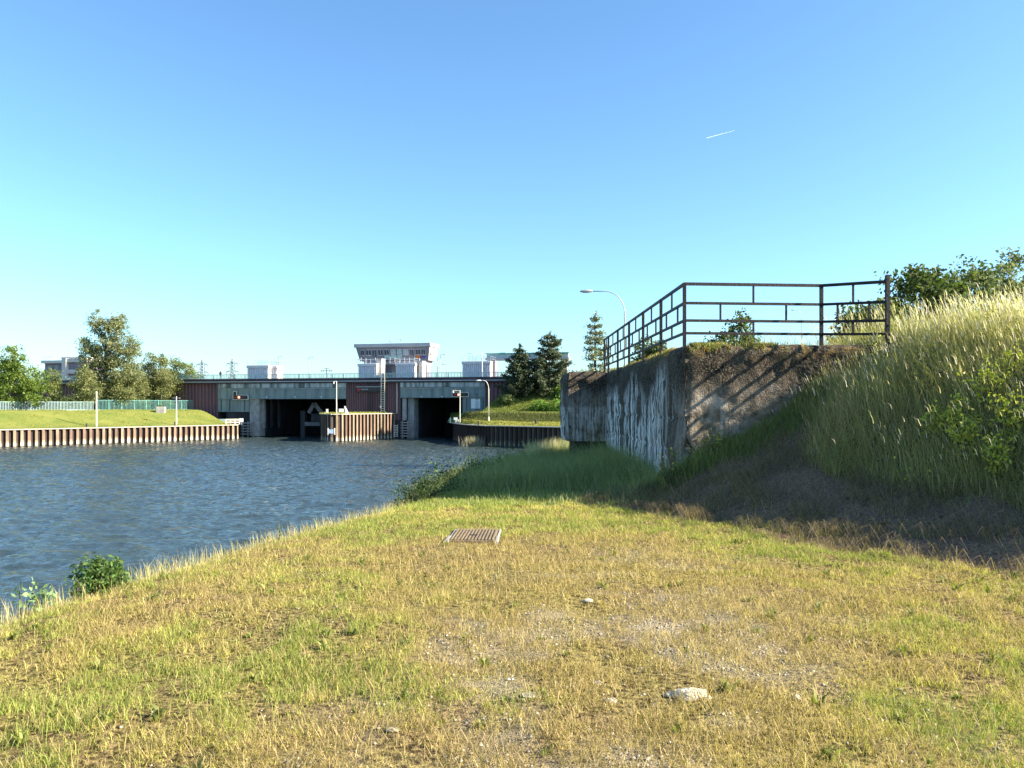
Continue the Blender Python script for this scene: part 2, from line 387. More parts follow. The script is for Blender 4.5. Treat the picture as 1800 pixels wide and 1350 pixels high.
oc = np.array([[1,0,0],[0,1,0],[-1,0,0],[0,-1,0],[0,0,.7],[.5,.5,.5],[-.5,.5,.45],[-.5,-.5,.5],[.5,-.5,.4]]); fa = np.array([[0,1,5],[1,2,6],[2,3,7],[3,0,8],[5,1,4],[1,6,4],[6,2,4],[2,7,4],[7,3,4],[3,8,4],[8,0,4],[0,5,4]])
V = pz[:, None, :]+r[:, None, None]*(oc[None]*(1+.6*(rng.random((n, 9, 1))-.3)))
M['clod'] = mat('dry_earth', (.19,.125,.085), (.08,.052,.036), 40, .95, .3, spec=.1)
kind(npmesh('earth_clods', V.reshape(-1, 3), tris=(fa[None]+(np.arange(n)*9)[:, None, None]).reshape(-1, 3), m=M['clod']), 'stuff', 'lumps of dry earth on the shaded bare slope', 'earth')
n = 26000
x = .5+rng.random(n)*9; y = 4.5+rng.random(n)*10.2
dm = dirtmask(x, y); keep = rng.random(n) < dm*sm(.50, .70, fbm(x, y, .8, 91)); x, y = x[keep], y[keep]; n = len(x)
go, _ = blades('sparse_grass', pts(x, y), .08+.16*rng.random(n), .004+.004*rng.random(n), .2+.6*rng.random(n), rng.random(n)*6.3, vary(lerp((.30,.27,.10), (.10,.15,.04), rng.random(n))), M['grass'])
kind(go, 'stuff', 'sparse green tufts growing through the shaded bare slope', 'grass')
# tall mound grass
def tallmask(x, y):
    s = sval(x, np.minimum(y, 13.6)); w = (fbm(x, y, 1.3, 9)-.5)*.6
    s1 = 1.0*sm(11.3, 13.4, y); m_ = sm(1.25+s1, 1.6+s1, s+w)*(s < 8.5)
    return m_*np.where((x > 2.95) & (x < 5.35) & (y > 13.45), 0, 1)*(y < 17.5)
n = 230000
x = 2.6+rng.random(n)*15; y = 3.5+rng.random(n)*12.5
vis = (x/y < 1.15); dens = np.where(sval(x, y) > 5.5, .25, 1)
keep = (rng.random(n) < tallmask(x, y)*dens) & vis; x, y = x[keep], y[keep]; n = len(x)
yel = fbm(x, y, .5, 101)
near = sm(11.6, 12.8, y)*sm(4.2, 3.2, sval(x, y)); hs = (.20+.42*rng.random(n))*(.7+.3*sm(1.6, 2.6, sval(x, y)))*(1-.45*near)
go, _ = blades('mound_grass', pts(x, y), hs, .005+.005*rng.random(n), np.clip(.15+.55*rng.random(n), 0, .9), rng.normal(2.2, 1.4, n), vary(lerp((.155,.175,.055), (.42,.37,.16), np.clip(yel*1.4-.3+rng.random(n)*.5-.2, 0, 1))), M['grass'])
kind(go, 'stuff', 'dense tall green grass on the mound beside the concrete bunker', 'grass')
n = 60000
x = 2.6+rng.random(n)*15; y = 3.5+rng.random(n)*12.5
sv = sval(x, y)
keep = (rng.random(n) < tallmask(x, y)*(1-.6*sm(11.4, 12.6, y)*sm(4.2, 3.5, sv))*(.30+.7*sm(1.9, 3.4, sv))*(.08+1.0*sm(.34, .62, fbm(x, y, 1.1, 111)))*np.where(sv > 5.5, .4, 1)) & (x/y < 1.15); x, y = x[keep], y[keep]; n = len(x)
near = sm(11.2, 12.5, y)*sm(4.6, 3.7, sval(x, y)); hs = (.25+.62*rng.random(n)**.8)*(1-.5*near)*(.7+.6*fbm(x, y, 1.7, 113))
az = rng.normal(2.75, .75, n)+(fbm(x, y, .9, 115)-.5)*3.2
sc = vary(lerp((.55,.47,.28), (.40,.38,.17), rng.random(n)), .2)
go, tip = blades('seeding_stems', pts(x, y), hs, .0028+.0016*rng.random(n), np.clip(.08+.35*rng.random(n)+.9*np.clip(fbm(x, y, 1.2, 117)-.52, 0, 1)*2, 0, .9), az, sc, M['grass'])
kind(go, 'stuff', 'tall pale seeding stems leaning over the mound', 'grass')
hd = rng.random(n) < .8; tp = tip[hd]; az2 = az[hd]; n2 = len(tp)
tp = tp-np.array([0,0,.02])
go, _ = blades('seed_heads', tp, .07+.09*rng.random(n2), .007+.006*rng.random(n2), .35+.35*rng.random(n2), az2, vary(lerp((.74,.64,.50), (.54,.45,.29), rng.random(n2)), .2), M['grass'])
kind(go, 'stuff', 'feathery pale seed heads on the tall mound grass', 'grass')
n = 9000; x = 3+rng.random(n)*9; y = 5+rng.random(n)*9
keep = (rng.random(n) < tallmask(x, y)*sm(.42, .6, fbm(x, y, 1.4, 123))) & (x/y < 1.0); x, y = x[keep], y[keep]; n = len(x)
go, _ = blades('bent_stems', pts(x, y, .1), .35+.5*rng.random(n), .003+.002*rng.random(n), .6+.38*rng.random(n), rng.random(n)*6.3, vary(lerp((.52,.43,.26), (.30,.22,.12), rng.random(n)), .25), M['grass'])
kind(go, 'stuff', 'bent and broken dead stems crossing through the mound grass', 'grass')
# leafy undergrowth through the mound grass
nc = 420; x = 3+rng.random(nc)*9; y = 5+rng.random(nc)*9; sv = sval(x, y)
keep = (rng.random(nc) < tallmask(x, y)*(.25+.75*sm(.5, .62, fbm(x, y, .9, 119)))*np.where(y < 11, 1, .35)) & (x/y < 1.0); x, y = x[keep], y[keep]
C_, K_ = [], []
for a, b_ in zip(x, y):
    k_ = rng.integers(40, 110); hh = .25+.4*rng.random(); q = np.clip(rng.normal(size=(k_, 3)), -2, 2)*np.array([.13,.13,.5*hh])+np.array([a, b_, float(H(a, b_))+hh*.75]); C_.append(q)
    c_ = np.array((.15,.20,.04))*(1-rng.random())+np.array((.44,.45,.09))*rng.random(); K_.append(np.repeat(c_[None], k_, 0))
V, Q, Cc = leafcards(np.concatenate(C_), .045, vary(np.concatenate(K_), .3), aspect=.5)
kind(npmesh('undergrowth', V, quads=Q, col=Cc, m=M['leaf']), 'stuff', 'leafy green undergrowth mixed into the mound grass', 'undergrowth')
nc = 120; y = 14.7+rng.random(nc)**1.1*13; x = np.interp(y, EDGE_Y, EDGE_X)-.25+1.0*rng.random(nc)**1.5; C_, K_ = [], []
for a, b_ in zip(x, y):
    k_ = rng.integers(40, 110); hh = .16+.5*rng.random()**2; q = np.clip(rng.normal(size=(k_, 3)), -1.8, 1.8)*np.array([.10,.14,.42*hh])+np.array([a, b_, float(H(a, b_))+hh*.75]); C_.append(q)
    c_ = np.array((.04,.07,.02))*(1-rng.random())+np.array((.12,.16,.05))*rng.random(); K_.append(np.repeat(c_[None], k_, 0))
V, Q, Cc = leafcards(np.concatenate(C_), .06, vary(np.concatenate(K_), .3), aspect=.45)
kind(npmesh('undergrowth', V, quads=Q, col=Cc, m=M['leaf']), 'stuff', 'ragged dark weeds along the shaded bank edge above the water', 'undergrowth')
# feathery crest
n = 15000; x = 4.5+rng.random(n)*9; y = 5+rng.random(n)*8; sv = sval(x, y)
keep = (sv > 2.9) & (sv < 6.2) & (x/y < 1.0) & (rng.random(n) < (.15+sm(.3, .6, fbm(x, y, 1.0, 129)))*sm(2.9, 3.9, sv)); x, y = x[keep], y[keep]; n = len(x)
az = rng.normal(2.75, .8, n); _, tip = blades('crest_stems', pts(x, y), .34+.36*rng.random(n), .0026+.0012*rng.random(n), .08+.32*rng.random(n), az, vary(lerp((.58,.50,.32), (.44,.41,.2), rng.random(n)), .2), M['grass'])
kind(_, 'stuff', 'pale stems of the feathery grass on the crest of the mound', 'grass')
_, tip2 = blades('crest_heads', tip-np.array([0,0,.03]), .10+.10*rng.random(n), .006+.006*rng.random(n), .25+.45*rng.random(n), az, vary(lerp((.80,.69,.60), (.60,.51,.40), rng.random(n)), .2), M['grass'])
kind(_, 'stuff', 'feathery whitish pink seed heads on the crest of the mound', 'grass')
# lush shaded grass left of the bunker, tall along the foot
n = 100000
y = 13.2+rng.random(n)**1.25*19; x = -4.5+rng.random(n)*9.0
xe = np.interp(y, EDGE_Y, EDGE_X)
foot = np.exp(-np.abs(x-2.6)/.9)
tallf = sm(14.6, 17.5, y+(x+1)*.25+1.2*(vn(x, y, .5, 5)-.5))
keep = (x > xe-1.0) & (x < 3.0) & (rng.random(n) < .25+.75*np.maximum(tallf, foot)); x, y, tallf, foot, xe = x[keep], y[keep], tallf[keep], foot[keep], xe[keep]; n = len(x)
hs = (.10+.36*tallf+.36*foot*(y > 13.6))*(.5+.8*rng.random(n))*(.45+1.15*fbm(x, y, 1.5, 7, 3))
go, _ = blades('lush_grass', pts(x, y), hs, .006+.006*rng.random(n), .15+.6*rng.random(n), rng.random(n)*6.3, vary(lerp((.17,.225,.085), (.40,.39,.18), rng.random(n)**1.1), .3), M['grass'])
kind(go, 'stuff', 'lush green grass in the shade beside the concrete bunker', 'grass')
n = 26000
x = 2.6+rng.random(n)*2.9; y = 13.5-rng.random(n)**1.4*1.5
s = sval(x, y); keep = (rng.random(n) < .8*sm(1.5,.0, (13.55-y)/(.30+.16*(x-2.6)))) ; x, y = x[keep], y[keep]; n = len(x)
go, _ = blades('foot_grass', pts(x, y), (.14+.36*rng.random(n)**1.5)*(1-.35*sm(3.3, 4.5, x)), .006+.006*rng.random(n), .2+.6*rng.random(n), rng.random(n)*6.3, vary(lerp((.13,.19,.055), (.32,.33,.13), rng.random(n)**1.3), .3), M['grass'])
kind(go, 'stuff', 'dark green long grass against the foot of the bunker face', 'grass')
n = 2600   # pale dry reeds on the far edge of the near bank
y = 24+rng.random(n)*7.5; x = np.interp(y, EDGE_Y, EDGE_X)+.1+rng.random(n)*.9
keep = x/y > .02; x, y = x[keep], y[keep]; n = len(x)
go, _ = blades('dry_reeds', pts(x, y), .35+.65*rng.random(n), .012+.008*rng.random(n), .05+.3*rng.random(n), rng.random(n)*6.3, vary(lerp((.62,.54,.38), (.42,.38,.2), rng.random(n))), M['grass'])
kind(go, 'stuff', 'pale dry reeds at the bank edge left of the bunker', 'reeds')
# broad leaved rosettes in the lawn
n0 = 360; D = 2.8+rng.random(n0)*8; x = (rng.random(n0)*2-1)*.75*D; y = D; gr = greenness(x, y)
keep = (x > np.interp(y, EDGE_Y, EDGE_X)) & (sval(x, y) < -.2) & ~covermask(x, y) & (rng.random(n0) < .35+.65*gr); x, y = x[keep], y[keep]; k_ = 11
n = len(x)*k_; x = np.repeat(x, k_); y = np.repeat(y, k_); sz = np.repeat(.5+.7*rng.random(n//k_), k_)
go, _ = blades('rosette_weeds', pts(x+rng.normal(0, .012, n), y+rng.normal(0, .012, n)), (.05+.06*rng.random(n))*sz, (.012+.010*rng.random(n))*sz, .45+.5*rng.random(n), rng.random(n)*6.3, vary(lerp((.11,.15,.035), (.30,.30,.08), rng.random(n)), .25), M['grass'])
kind(go, 'stuff', 'low broad leaved weeds scattered through the lawn', 'weeds')
# pebbles of the trodden patches
n = 70000
x = -2.5+rng.random(n)*6.5; y = 2.6+rng.random(n)**1.2*6.6
tm = trackmask(x, y); keep = (rng.random(n) < .85*tm*sm(.4, .62, fbm(x, y, 3.5, 121, 3))+.006+.05*np.exp(-((x-.6)/1.5)**2)*sm(.48,.62,fbm(x, y, 2.0, 127))); x, y = x[keep], y[keep]; n = len(x)
r = (.0025+.009*rng.random(n)**2.5)
pz = pts(x, y, 0.004)
oc = np.array([[1,0,0],[0,1,0],[-1,0,0],[0,-1,0],[0,0,.7],[.5,.5,.5],[-.5,.5,.45],[-.5,-.5,.5],[.5,-.5,.4]])
V = pz[:, None, :]+r[:, None, None]*(oc[None]*(1+.5*(rng.random((n, 9, 1))-.3)))
fa = np.array([[0,1,5],[1,2,6],[2,3,7],[3,0,8],[5,1,4],[1,6,4],[6,2,4],[2,7,4],[7,3,4],[3,8,4],[8,0,4],[0,5,4]])
T = (fa[None]+(np.arange(n)*9)[:, None, None]).reshape(-1, 3)
cc = np.repeat(vary(lerp((.52,.47,.39), (.26,.22,.17), rng.random(n)), .2)[:, None, :], 9, 1).reshape(-1, 3)
M['pebble'] = mat('pebble', (1,1,1), (.8,.8,.8), 30, .9, attr='Col', spec=.1)
kind(npmesh('gravel', V.reshape(-1, 3), tris=T, col=cc, m=M['pebble']), 'stuff', 'small pale gravel showing through worn grass', 'gravel')
# individual stones
for (px, py, r, sq, lab) in [(1212,1226,.070,(1.35,.9,.42),'largest flat pale stone lying in the worn grass'),
        (1400,1231,.022,(1,.8,1.0),'small upright white stone in the green grass on the right'),
        (1072,1234,.028,(1.3,.9,.5),'oval white stone between the largest stone and the flat slab'),
        (1050,1203,.026,(1.3,.9,.6),'rounded pale stone just behind the oval white stone'),
        (940,1224,.046,(1.7,.8,.22),'thin flat pale slab sunk in the worn grass'),
        (1033,1058,.034,(1.3,.9,.45),'pale stone at the far end of the gravel patch'),
        (864,1000,.02,(1,1,.8),'tiny white stone in front of the drain cover'),
        (690,1285,.024,(1.4,.9,.5),'pale stone half buried near the bottom edge')]:
    Y = 1.6*F/(py-HY); 
    for _ in range(4): Y = (EYE-float(H(X_(px, Y), Y)))*F/(py-HY)
    X = X_(px, Y); c0 = Vector((X, Y, float(H(X, Y))+r*sq[2]*.45))
    mb = MB().lump(c0, r, sq, (14,9), .28, px)
    if r > .06: mb.lump(c0+Vector((-.08,.02,-.01)), .038, (1.4,.9,.5), (10,7), .3, 3).lump(c0+Vector((.095,-.03,-.012)), .022, (1,.9,.7), (10,7), .3, 5)
    o = mb.build('stone', M['stone'], smooth=True); tag(o, lab, 'stone', 'stones lying on the grass')
# drain cover
cz = float(H(-.47, 9.8))+.008
cv = thing('drain_cover', 'rusty ribbed metal drain cover in a pale concrete frame set in the grass', 'drain cover', (-.47, 9.8, cz))
cv.rotation_euler = (math.radians(-1.2), 0, math.radians(-2)); cv.scale = (.88, 1.0, 1.0)
mb = MB(); 
mb.box(-.31,.31,-.49,.49,-.05,.012)
for i in range(13):
    a = -.285+i*.0475; mb.box(a-.012, a+.012, -.465, .465, .0125, .028)
lid = mb.build('lid', M['iron'], cv, local=True, bevel=.003)
MB().box(-.07,.05,-.15,-.11,.0285,.034).build('lifting_slot', M['dark'], lid, local=True)
mb = MB(); mb.box(-.372,-.315,-.56,-.12,-.06,.020).box(-.352,-.318,-.10,.52,-.06,.010).box(.315,.362,-.56,-.1,-.06,.022).box(.32,.352,-.08,.54,-.06,.012).box(-.315,.315,.495,.54,-.06,.006)
mb.build('frame', M['concrete'], cv, local=True, bevel=.012)
# ------------------------------------------------------------------ bunker
def bunkermat():
    m = bpy.data.materials.new('blackened_concrete'); m.use_nodes = True
    nt = m.node_tree; N = nt.nodes; L = nt.links; b = N['Principled BSDF']
    b.inputs['Roughness'].default_value = .95; b.inputs['Specular IOR Level'].default_value = .12
    tc = N.new('ShaderNodeTexCoord')
    def nz(s, st=(1,1,1), d=8, loc=(0,0,0)):
        mp = N.new('ShaderNodeMapping'); mp.inputs['Scale'].default_value = st; mp.inputs['Location'].default_value = loc; L.new(tc.outputs['Object'], mp.inputs[0])
        n = N.new('ShaderNodeTexNoise'); n.inputs['Scale'].default_value = s; n.inputs['Detail'].default_value = d; L.new(mp.outputs[0], n.inputs['Vector']); return n.outputs['Fac']
    def rmp(src, a, b_, ca=(0,0,0,1), cb=(1,1,1,1)):
        r = N.new('ShaderNodeValToRGB'); r.color_ramp.elements[0].position = a; r.color_ramp.elements[1].position = b_
        r.color_ramp.elements[0].color = ca; r.color_ramp.elements[1].color = cb; L.new(src, r.inputs[0]); return r.outputs[0]
    def mul(a, b_):
        n = N.new('ShaderNodeMath'); n.operation = 'MULTIPLY'; L.new(a, n.inputs[0])
        if isinstance(b_, float): n.inputs[1].default_value = b_
        else: L.new(b_, n.inputs[1])
        return n.outputs[0]
    def mixc(f, a, b_):
        n = N.new('ShaderNodeMix'); n.data_type = 'RGBA'; L.new(f, n.inputs[0])
        for i, v in ((6, a), (7, b_)):
            if isinstance(v, tuple): n.inputs[i].default_value = v
            else: L.new(v, n.inputs[i])
        return n.outputs[2]
    a0 = N.new('ShaderNodeAttribute'); a0.attribute_name = 'Col'; sp0 = N.new('ShaderNodeSeparateColor'); L.new(a0.outputs['Color'], sp0.inputs[0])
    base = rmp(nz(2.2), .3, .7, (.012,.010,.008,1), (.080,.061,.045,1))
    base = mixc(rmp(nz(26), .48, .70), base, (.16,.135,.10,1))
    base = mixc(mul(sp0.outputs[1], .72), base, rmp(nz(7), .32, .66, (.105,.084,.062,1), (.34,.275,.205,1)))  # front mixed lighter and tan: sunlight painted over brown-grey concrete
    # lime runs: fine vertical threads gathered in patches, heaviest in the lower middle of the side wall
    a = N.new('ShaderNodeAttribute'); a.attribute_name = 'Col'; sp = N.new('ShaderNodeSeparateColor'); L.new(a.outputs['Color'], sp.inputs[0])
    thread = rmp(nz(4.2, (1,1,.035), 5), .47, .53)
    fine = rmp(nz(17, (1,1,.04), 3), .40, .56)
    thread = mul(thread, fine)
    patch = rmp(nz(.6, (1,1,.8), 6, (3.3,0,1)), .36, .46)
    solid = rmp(nz(.9, (1,1,.5), 7, (1,4.6,2)), .50, .56)
    mx1 = N.new('ShaderNodeMath'); mx1.operation = 'MAXIMUM'; L.new(mul(thread, patch), mx1.inputs[0]); L.new(mul(solid, fine), mx1.inputs[1])
    lime = mul(mul(mx1.outputs[0], sp.outputs[0]), rmp(nz(34), .28, .42))
    col = mixc(lime, base, (.80,.75,.70,1))
    # broken pale patches and board courses on the front
    pp = mul(rmp(nz(3.2, (1,1,.55), 8, (7,1,0)), .56, .64), sp.outputs[1])
    col = mixc(pp, col, (.36,.32,.27,1))
    # ochre lichen along the top edge
    oc = mul(rmp(nz(4.5), .50, .62), sp.outputs[2])
    col = mixc(oc, col, (.20,.135,.05,1))
    L.new(col, b.inputs['Base Color'])
    hgt = N.new('ShaderNodeMath'); hgt.operation = 'ADD'; L.new(nz(9), hgt.inputs[0]); L.new(nz(38), hgt.inputs[1])
    bp = N.new('ShaderNodeBump'); bp.inputs['Strength'].default_value = .8; bp.inputs['Distance'].default_value = .03
    L.new(hgt.outputs[0], bp.inputs['Height']); L.new(bp.outputs[0], b.inputs['Normal'])
    return m
M['bunker'] = bunkermat()
def roughblock(name, x0, x1, y0, y1, z0, z1, step, amp, inset, parent, r=.16, courses=True):
    # perimeter loop counter-clockwise from the front right corner, mitred inwards over the top
    per = []
    def seg(a, b_, n):
        n_ = max(2, int((Vector(b_)-Vector(a)).length/step))
        for i in range(n_): t = i/n_; per.append((a[0]+(b_[0]-a[0])*t, a[1]+(b_[1]-a[1])*t, n, t))
    seg((x1,y0), (x0,y0), 'f'); seg((x0,y0), (x0,y1), 'l'); seg((x0,y1), (x1,y1), 'b'); seg((x1,y1), (x1,y0), 'r')
    prof = [(0, z) for z in np.arange(z0, z1-r, step)]+[(r*(1-math.cos(t)), z1-r+r*math.sin(t)) for t in np.linspace(0, PI/2, 5)]
    prof += [(o_, z1) for o_ in np.arange(r+step*1.5, inset, step*2)]
    cx_, cy_ = (x0+x1)/2, (y0+y1)/2; V = []; C = []
    for (o_, z) in prof:
        for (x, y, n_, t) in per:
            xx = min(max(x, x0+o_), x1-o_); yy = min(max(y, y0+o_), y1-o_)
            p = Vector((xx, yy, z))
            nv = {'f':(0,-1),'l':(-1,0),'b':(0,1),'r':(1,0)}[n_]
            d = noise.fractal(p*2.1, 1, 2, 5)*amp+noise.noise(p*9)*amp*.4
            if courses and n_ in 'fl':
                zz = (z-6.9)%0.62
                d -= .022*math.exp(-(min(zz,.62-zz)/.025)**2)*(1.0 if z < 8.2 else .2)
                if n_ == 'f': d += -.09*max(0, noise.noise(Vector((x*1.3, 3, z*1.6)))-.15)
            if n_ == 'f' and x-x0 < .2: d -= (.2-(x-x0))**2*3.0*(.4+1.5*abs(noise.noise(Vector((9, 2, z*2.3)))))
            if n_ == 'l' and y-y0 < .2: d -= (.2-(y-y0))**2*3.0*(.4+1.5*abs(noise.noise(Vector((9, 2, z*2.3)))))
            if noise.noise(p*1.4+Vector((4,4,4))) > .28: d -= .03
            top = o_ > r*.6
            if top: V.append((p.x, p.y, p.z+d*.8))
            else: V.append((p.x+nv[0]*d, p.y+nv[1]*d, p.z))
            ez = (z-(z1-.35))/.35
            li = 1.0 if n_ == 'l' else .25
            li *= min(1, max(0, (z1-.45-z+.55*noise.noise(Vector((1, y*.55, 4))))/.45))
            if n_ == 'l' and parent is not None: li *= .22+.78*min(1, max(0, (y-(y0+.7))/2.2))
            li = li if courses else min(1, li*(2.2 if z < z0+1.1 else .6)); C.append((li, (1.0 if n_ == 'f' else .2)*min(1, max(0, (z1-.5-z)/.6)), max(0, min(1, ez))*(1 if n_ == 'f' or top else .5)*(1 if courses else .08)))
    m_ = len(per); k = len(prof); Q = []
    for j in range(k-1):
        for i in range(m_): a = j*m_+i; b_ = j*m_+(i+1)%m_; Q.append((a, a+m_, b_+m_, b_))
    V.append((cx_, cy_, z1)); C.append((0,0,1)); T = [((k-1)*m_+i, len(V)-1, (k-1)*m_+(i+1)%m_) for i in range(m_)]
    return npmesh(name, np.array(V), quads=np.array(Q), tris=np.array(T), col=np.array(C), m=M['bunker'], parent=parent, smooth=True)
bk = thing('bunker', 'blackened concrete bunker streaked with white lime beside the grassy mound', 'bunker', (5.5, 19, 6.5))
roughblock('body', 3.0, 8.0, 13.62, 24.6, 5.6, 9.45, .055, .032, 2.4, bk)
roughblock('end_block', 1.72, 3.4, 24.45, 27.4, 7.22, 9.42, .08, .05, .8, bk, r=.2, courses=False)
MB().box(2.0, 3.6, 24.8, 27.0, 5.4, 7.3).build('block_footing', M['bunker'], bk)
# moss and grass tufts on the top edge
n = 15000
u = rng.random(n); front = u < .45
x = np.where(front, 3.0+rng.random(n)*2.5, 3.0+np.abs(rng.normal(0, .22, n))); y = np.where(front, 13.62+np.abs(rng.normal(0, .25, n)), 13.7+rng.random(n)**1.5*10.8)
keep = rng.random(n) < sm(.44, .60, fbm(x, y, 2.2, 131)); x, y, front = x[keep], y[keep], front[keep]; n = len(x)
ins = np.minimum(x-3.0, y-13.62); zt = 9.45-np.where(ins < .16, .16-np.sqrt(np.clip(.0256-(.16-ins)**2, 0, 1)), 0)
cm = fbm(x, y, 1.6, 141)
col = lerp((.44,.29,.10), (.26,.28,.09), np.clip(cm*2-.5+rng.random(n)*.4, 0, 1)); col[rng.random(n) < .10] = (.42,.16,.06)
mo, _ = blades('moss', np.stack([x, y, zt-.01], -1), .03+.07*rng.random(n), .007+.006*rng.random(n), .2+.7*rng.random(n), rng.random(n)*6.3, vary(col, .3), M['moss'])
kind(mo, 'stuff', 'ochre moss and stonecrop along the top edge of the bunker', 'moss')
n = 7000
x = 3.1+rng.random(n)*4.5; y = 13.9+rng.random(n)*10; keep = (rng.random(n) < sm(.45, .7, fbm(x, y, .8, 151))) ; x, y = x[keep], y[keep]; n = len(x)
go, _ = blades('roof_grass', np.stack([x, y, np.full(n, 9.44)], -1), .08+.26*rng.random(n)**2, .005+.004*rng.random(n), .1+.5*rng.random(n), rng.random(n)*6.3, vary(lerp((.16,.21,.05), (.42,.36,.15), rng.random(n)), .3), M['grass'])
kind(go, 'stuff', 'thin grass growing on the flat top of the bunker', 'grass')
# hanging and drip detail: broken plant debris near corner
# railing
RZ = [10.53, 10.19, 9.88, 9.655]
rl = thing('railing', 'black rusty steel safety railing along the top of the bunker', 'railing', (3.1, 13.8, 9.4))
mr = .045
def railrun(a, b, bays, zd=0.0):
    a, b = Vector((*a, 0)), Vector((*b, zd)); 
    for i, z in enumerate(RZ):
        MB().bar(a+Vector((0,0,z)), b+Vector((0,0,z)), mr*.8, mr if i else mr*1.15).build('rail', M['rail'], rl)
    for i in range(bays):
        def at_(t): return a+(b-a)*((i+t)/bays)
        for t, r in ((.5,0),(.26,1),(.74,1),(.5,2)):
            q = at_(t); MB().bar(q+Vector((0,0,RZ[r])), q+Vector((0,0,RZ[r+1])), .03, .012 if False else .03).build('infill_bar', M['rail'], rl)
def post(x, y, z0=9.3, w=.055): MB().box(x-w/2, x+w/2, y-w/2, y+w/2, z0, RZ[0]+.02).build('post', M['rail'], rl)
railrun((3.06,13.73), (3.06,24.55), 5); railrun((3.06,24.55), (3.06,25.6), 1)
for i in range(6): post(3.06, 13.73+i*2.164)
post(3.06, 25.6, 9.2)
railrun((3.06,13.73), (5.57,13.93), 1); post(5.57, 13.93)
railrun((5.57,13.93), (6.26,12.9), 1, -.09); post(6.26, 12.9, 8.4, .06)
# ------------------------------------------------------------------ leaves and plants
def crowncloud(ells, nclump, per, cr, shell=.55):
    vol = np.array([e[3]*e[4]*e[5] for e in ells]); pr = vol**.75/np.sum(vol**.75); out = []; cen = []
    for _ in range(nclump):
        e = ells[rng.choice(len(ells), p=pr)]; v = rng.normal(size=3); v /= np.linalg.norm(v); r = (shell+(1-shell)*rng.random())*(.9+.2*rng.random()) if rng.random() < .8 else rng.random()
        c = np.array(e[:3])+v*r*np.array(e[3:6]); cen.append(c)
        k = int(per*(.5+rng.random())); out.append(c+np.clip(rng.normal(size=(k, 3)), -2, 2)*cr*(.6+.8*rng.random())*np.array([1,1,.75]))
    return out, cen
def tree(name, label, base, ells, c1, c2, nclump=110, per=55, cr=.55, leaf=.34, trunk_r=.22, trunk_h=None, bark='bark', group=None, limbs=14, lean=(0,0), trunks=1):
    base = Vector(base); t = thing(name, label, 'tree', base, group)
    el = [(base.x+e[0], base.y+e[1], base.z+e[2], e[3], e[4], e[5]) for e in ells]
    out, cen = crowncloud(el, nclump, per, cr)
    pts_ = np.concatenate(out); cb = np.concatenate([np.full(len(o), rng.random()) for o in out])
    cols = lerp(c1, c2, np.clip(cb*.75+rng.random(len(pts_))*.45-.1, 0, 1))
    V, Q, Cc = leafcards(pts_, leaf, vary(cols, .2))
    mb = MB(); top = max(e[2]+e[5]*.3 for e in el); 
    for k in range(trunks):
        ox, oy = (0, 0) if trunks == 1 else (random.uniform(-1.2,1.2), random.uniform(-.8,.8))
        p0 = base+Vector((ox, oy, -.4)); p1 = Vector((base.x+lean[0]+ox*1.6, base.y+lean[1]+oy*1.4, top))
        tp = [p0.lerp(p1, q)+Vector((random.uniform(-.15,.15), random.uniform(-.15,.15), 0))*(1 if q else 0) for q in (0,.2,.4,.6,.8,1)]
        mb.tube(tp, [trunk_r*f for f in (1.25,1,.8,.6,.4,.15)], 8)
        for c_ in random.sample(cen, min(limbs, len(cen))):
            q = min(.85, max(.2, (c_[2]-base.z)/(top-base.z+1e-6)*.7)); s0 = p0.lerp(p1, q); c_ = Vector(c_)
            mb.tube([s0, s0.lerp(c_, .5)+Vector((0,0,.15)), c_], [trunk_r*.4*(1-q*.6), trunk_r*.22, trunk_r*.06], 5)
    mb.build('trunk', M[bark], t, smooth=True)
    npmesh('crown', V, quads=Q, col=Cc, m=M['leaf'], parent=t)
    return t
def conifer(name, label, base, h, rmax, c1, c2, whorls=14, sparse=1.0, droop=.1, start=.08, power=.8, upturn=.25, leaf=.5, per=26, cr=.3):
    base = Vector(base); t = thing(name, label, 'tree', base); mb = MB(); out = []
    mb.tube([base+Vector((0,0,-.5)), base+Vector((0,0,h*.5)), base+Vector((0,0,h))], [h*.022, h*.014, .03], 7)
    for i in range(whorls):
        q = start+(1-start)*(i+.5*random.random())/whorls
        L_ = rmax*(1-q)**power*random.uniform(.75,1.15)*min(1, .55+q*2.2)
        nb = 5 if i < whorls*.8 else 4
        for k in range(nb):
            if random.random() > sparse: continue
            a = 2*PI*(k+random.random()*.8)/nb; Lk = L_*random.uniform(.6,1.15); d = Vector((math.cos(a), math.sin(a), 0))
            p0 = base+Vector((0,0,h*q)); p1 = p0+d*Lk*.55+Vector((0,0,-droop*Lk)); p2 = p0+d*Lk+Vector((0,0,upturn*Lk-droop*Lk))
            mb.tube([p0, p1, p2], [.07*(1-q)+.03, .05*(1-q)+.02, .015], 5)
            m_ = max(3, int(Lk/.42))
            for j in range(m_):
                f = .28+.72*(j+random.random())/m_; pc = p0.lerp(p1, f/.55) if f < .55 else p1.lerp(p2, (f-.55)/.45)
                kk = int(per*(.6+.8*random.random())); out.append(np.array(pc)+rng.normal(size=(kk, 3))*cr*np.array([1,1,.55]))
    kk = per*2; out.append(np.array(base+Vector((0,0,h)))+rng.normal(size=(kk, 3))*cr*np.array([.6,.6,1.1]))
    pts_ = np.concatenate(out); cb = np.concatenate([np.full(len(o), rng.random()) for o in out])
    V, Q, Cc = leafcards(pts_, leaf, vary(lerp(c1, c2, np.clip(cb*.7+rng.random(len(pts_))*.4, 0, 1)), .2), aspect=.28)
    mb.build('trunk', M['bark'], t, smooth=True); npmesh('crown', V, quads=Q, col=Cc, m=M['needle'], parent=t)
    return t
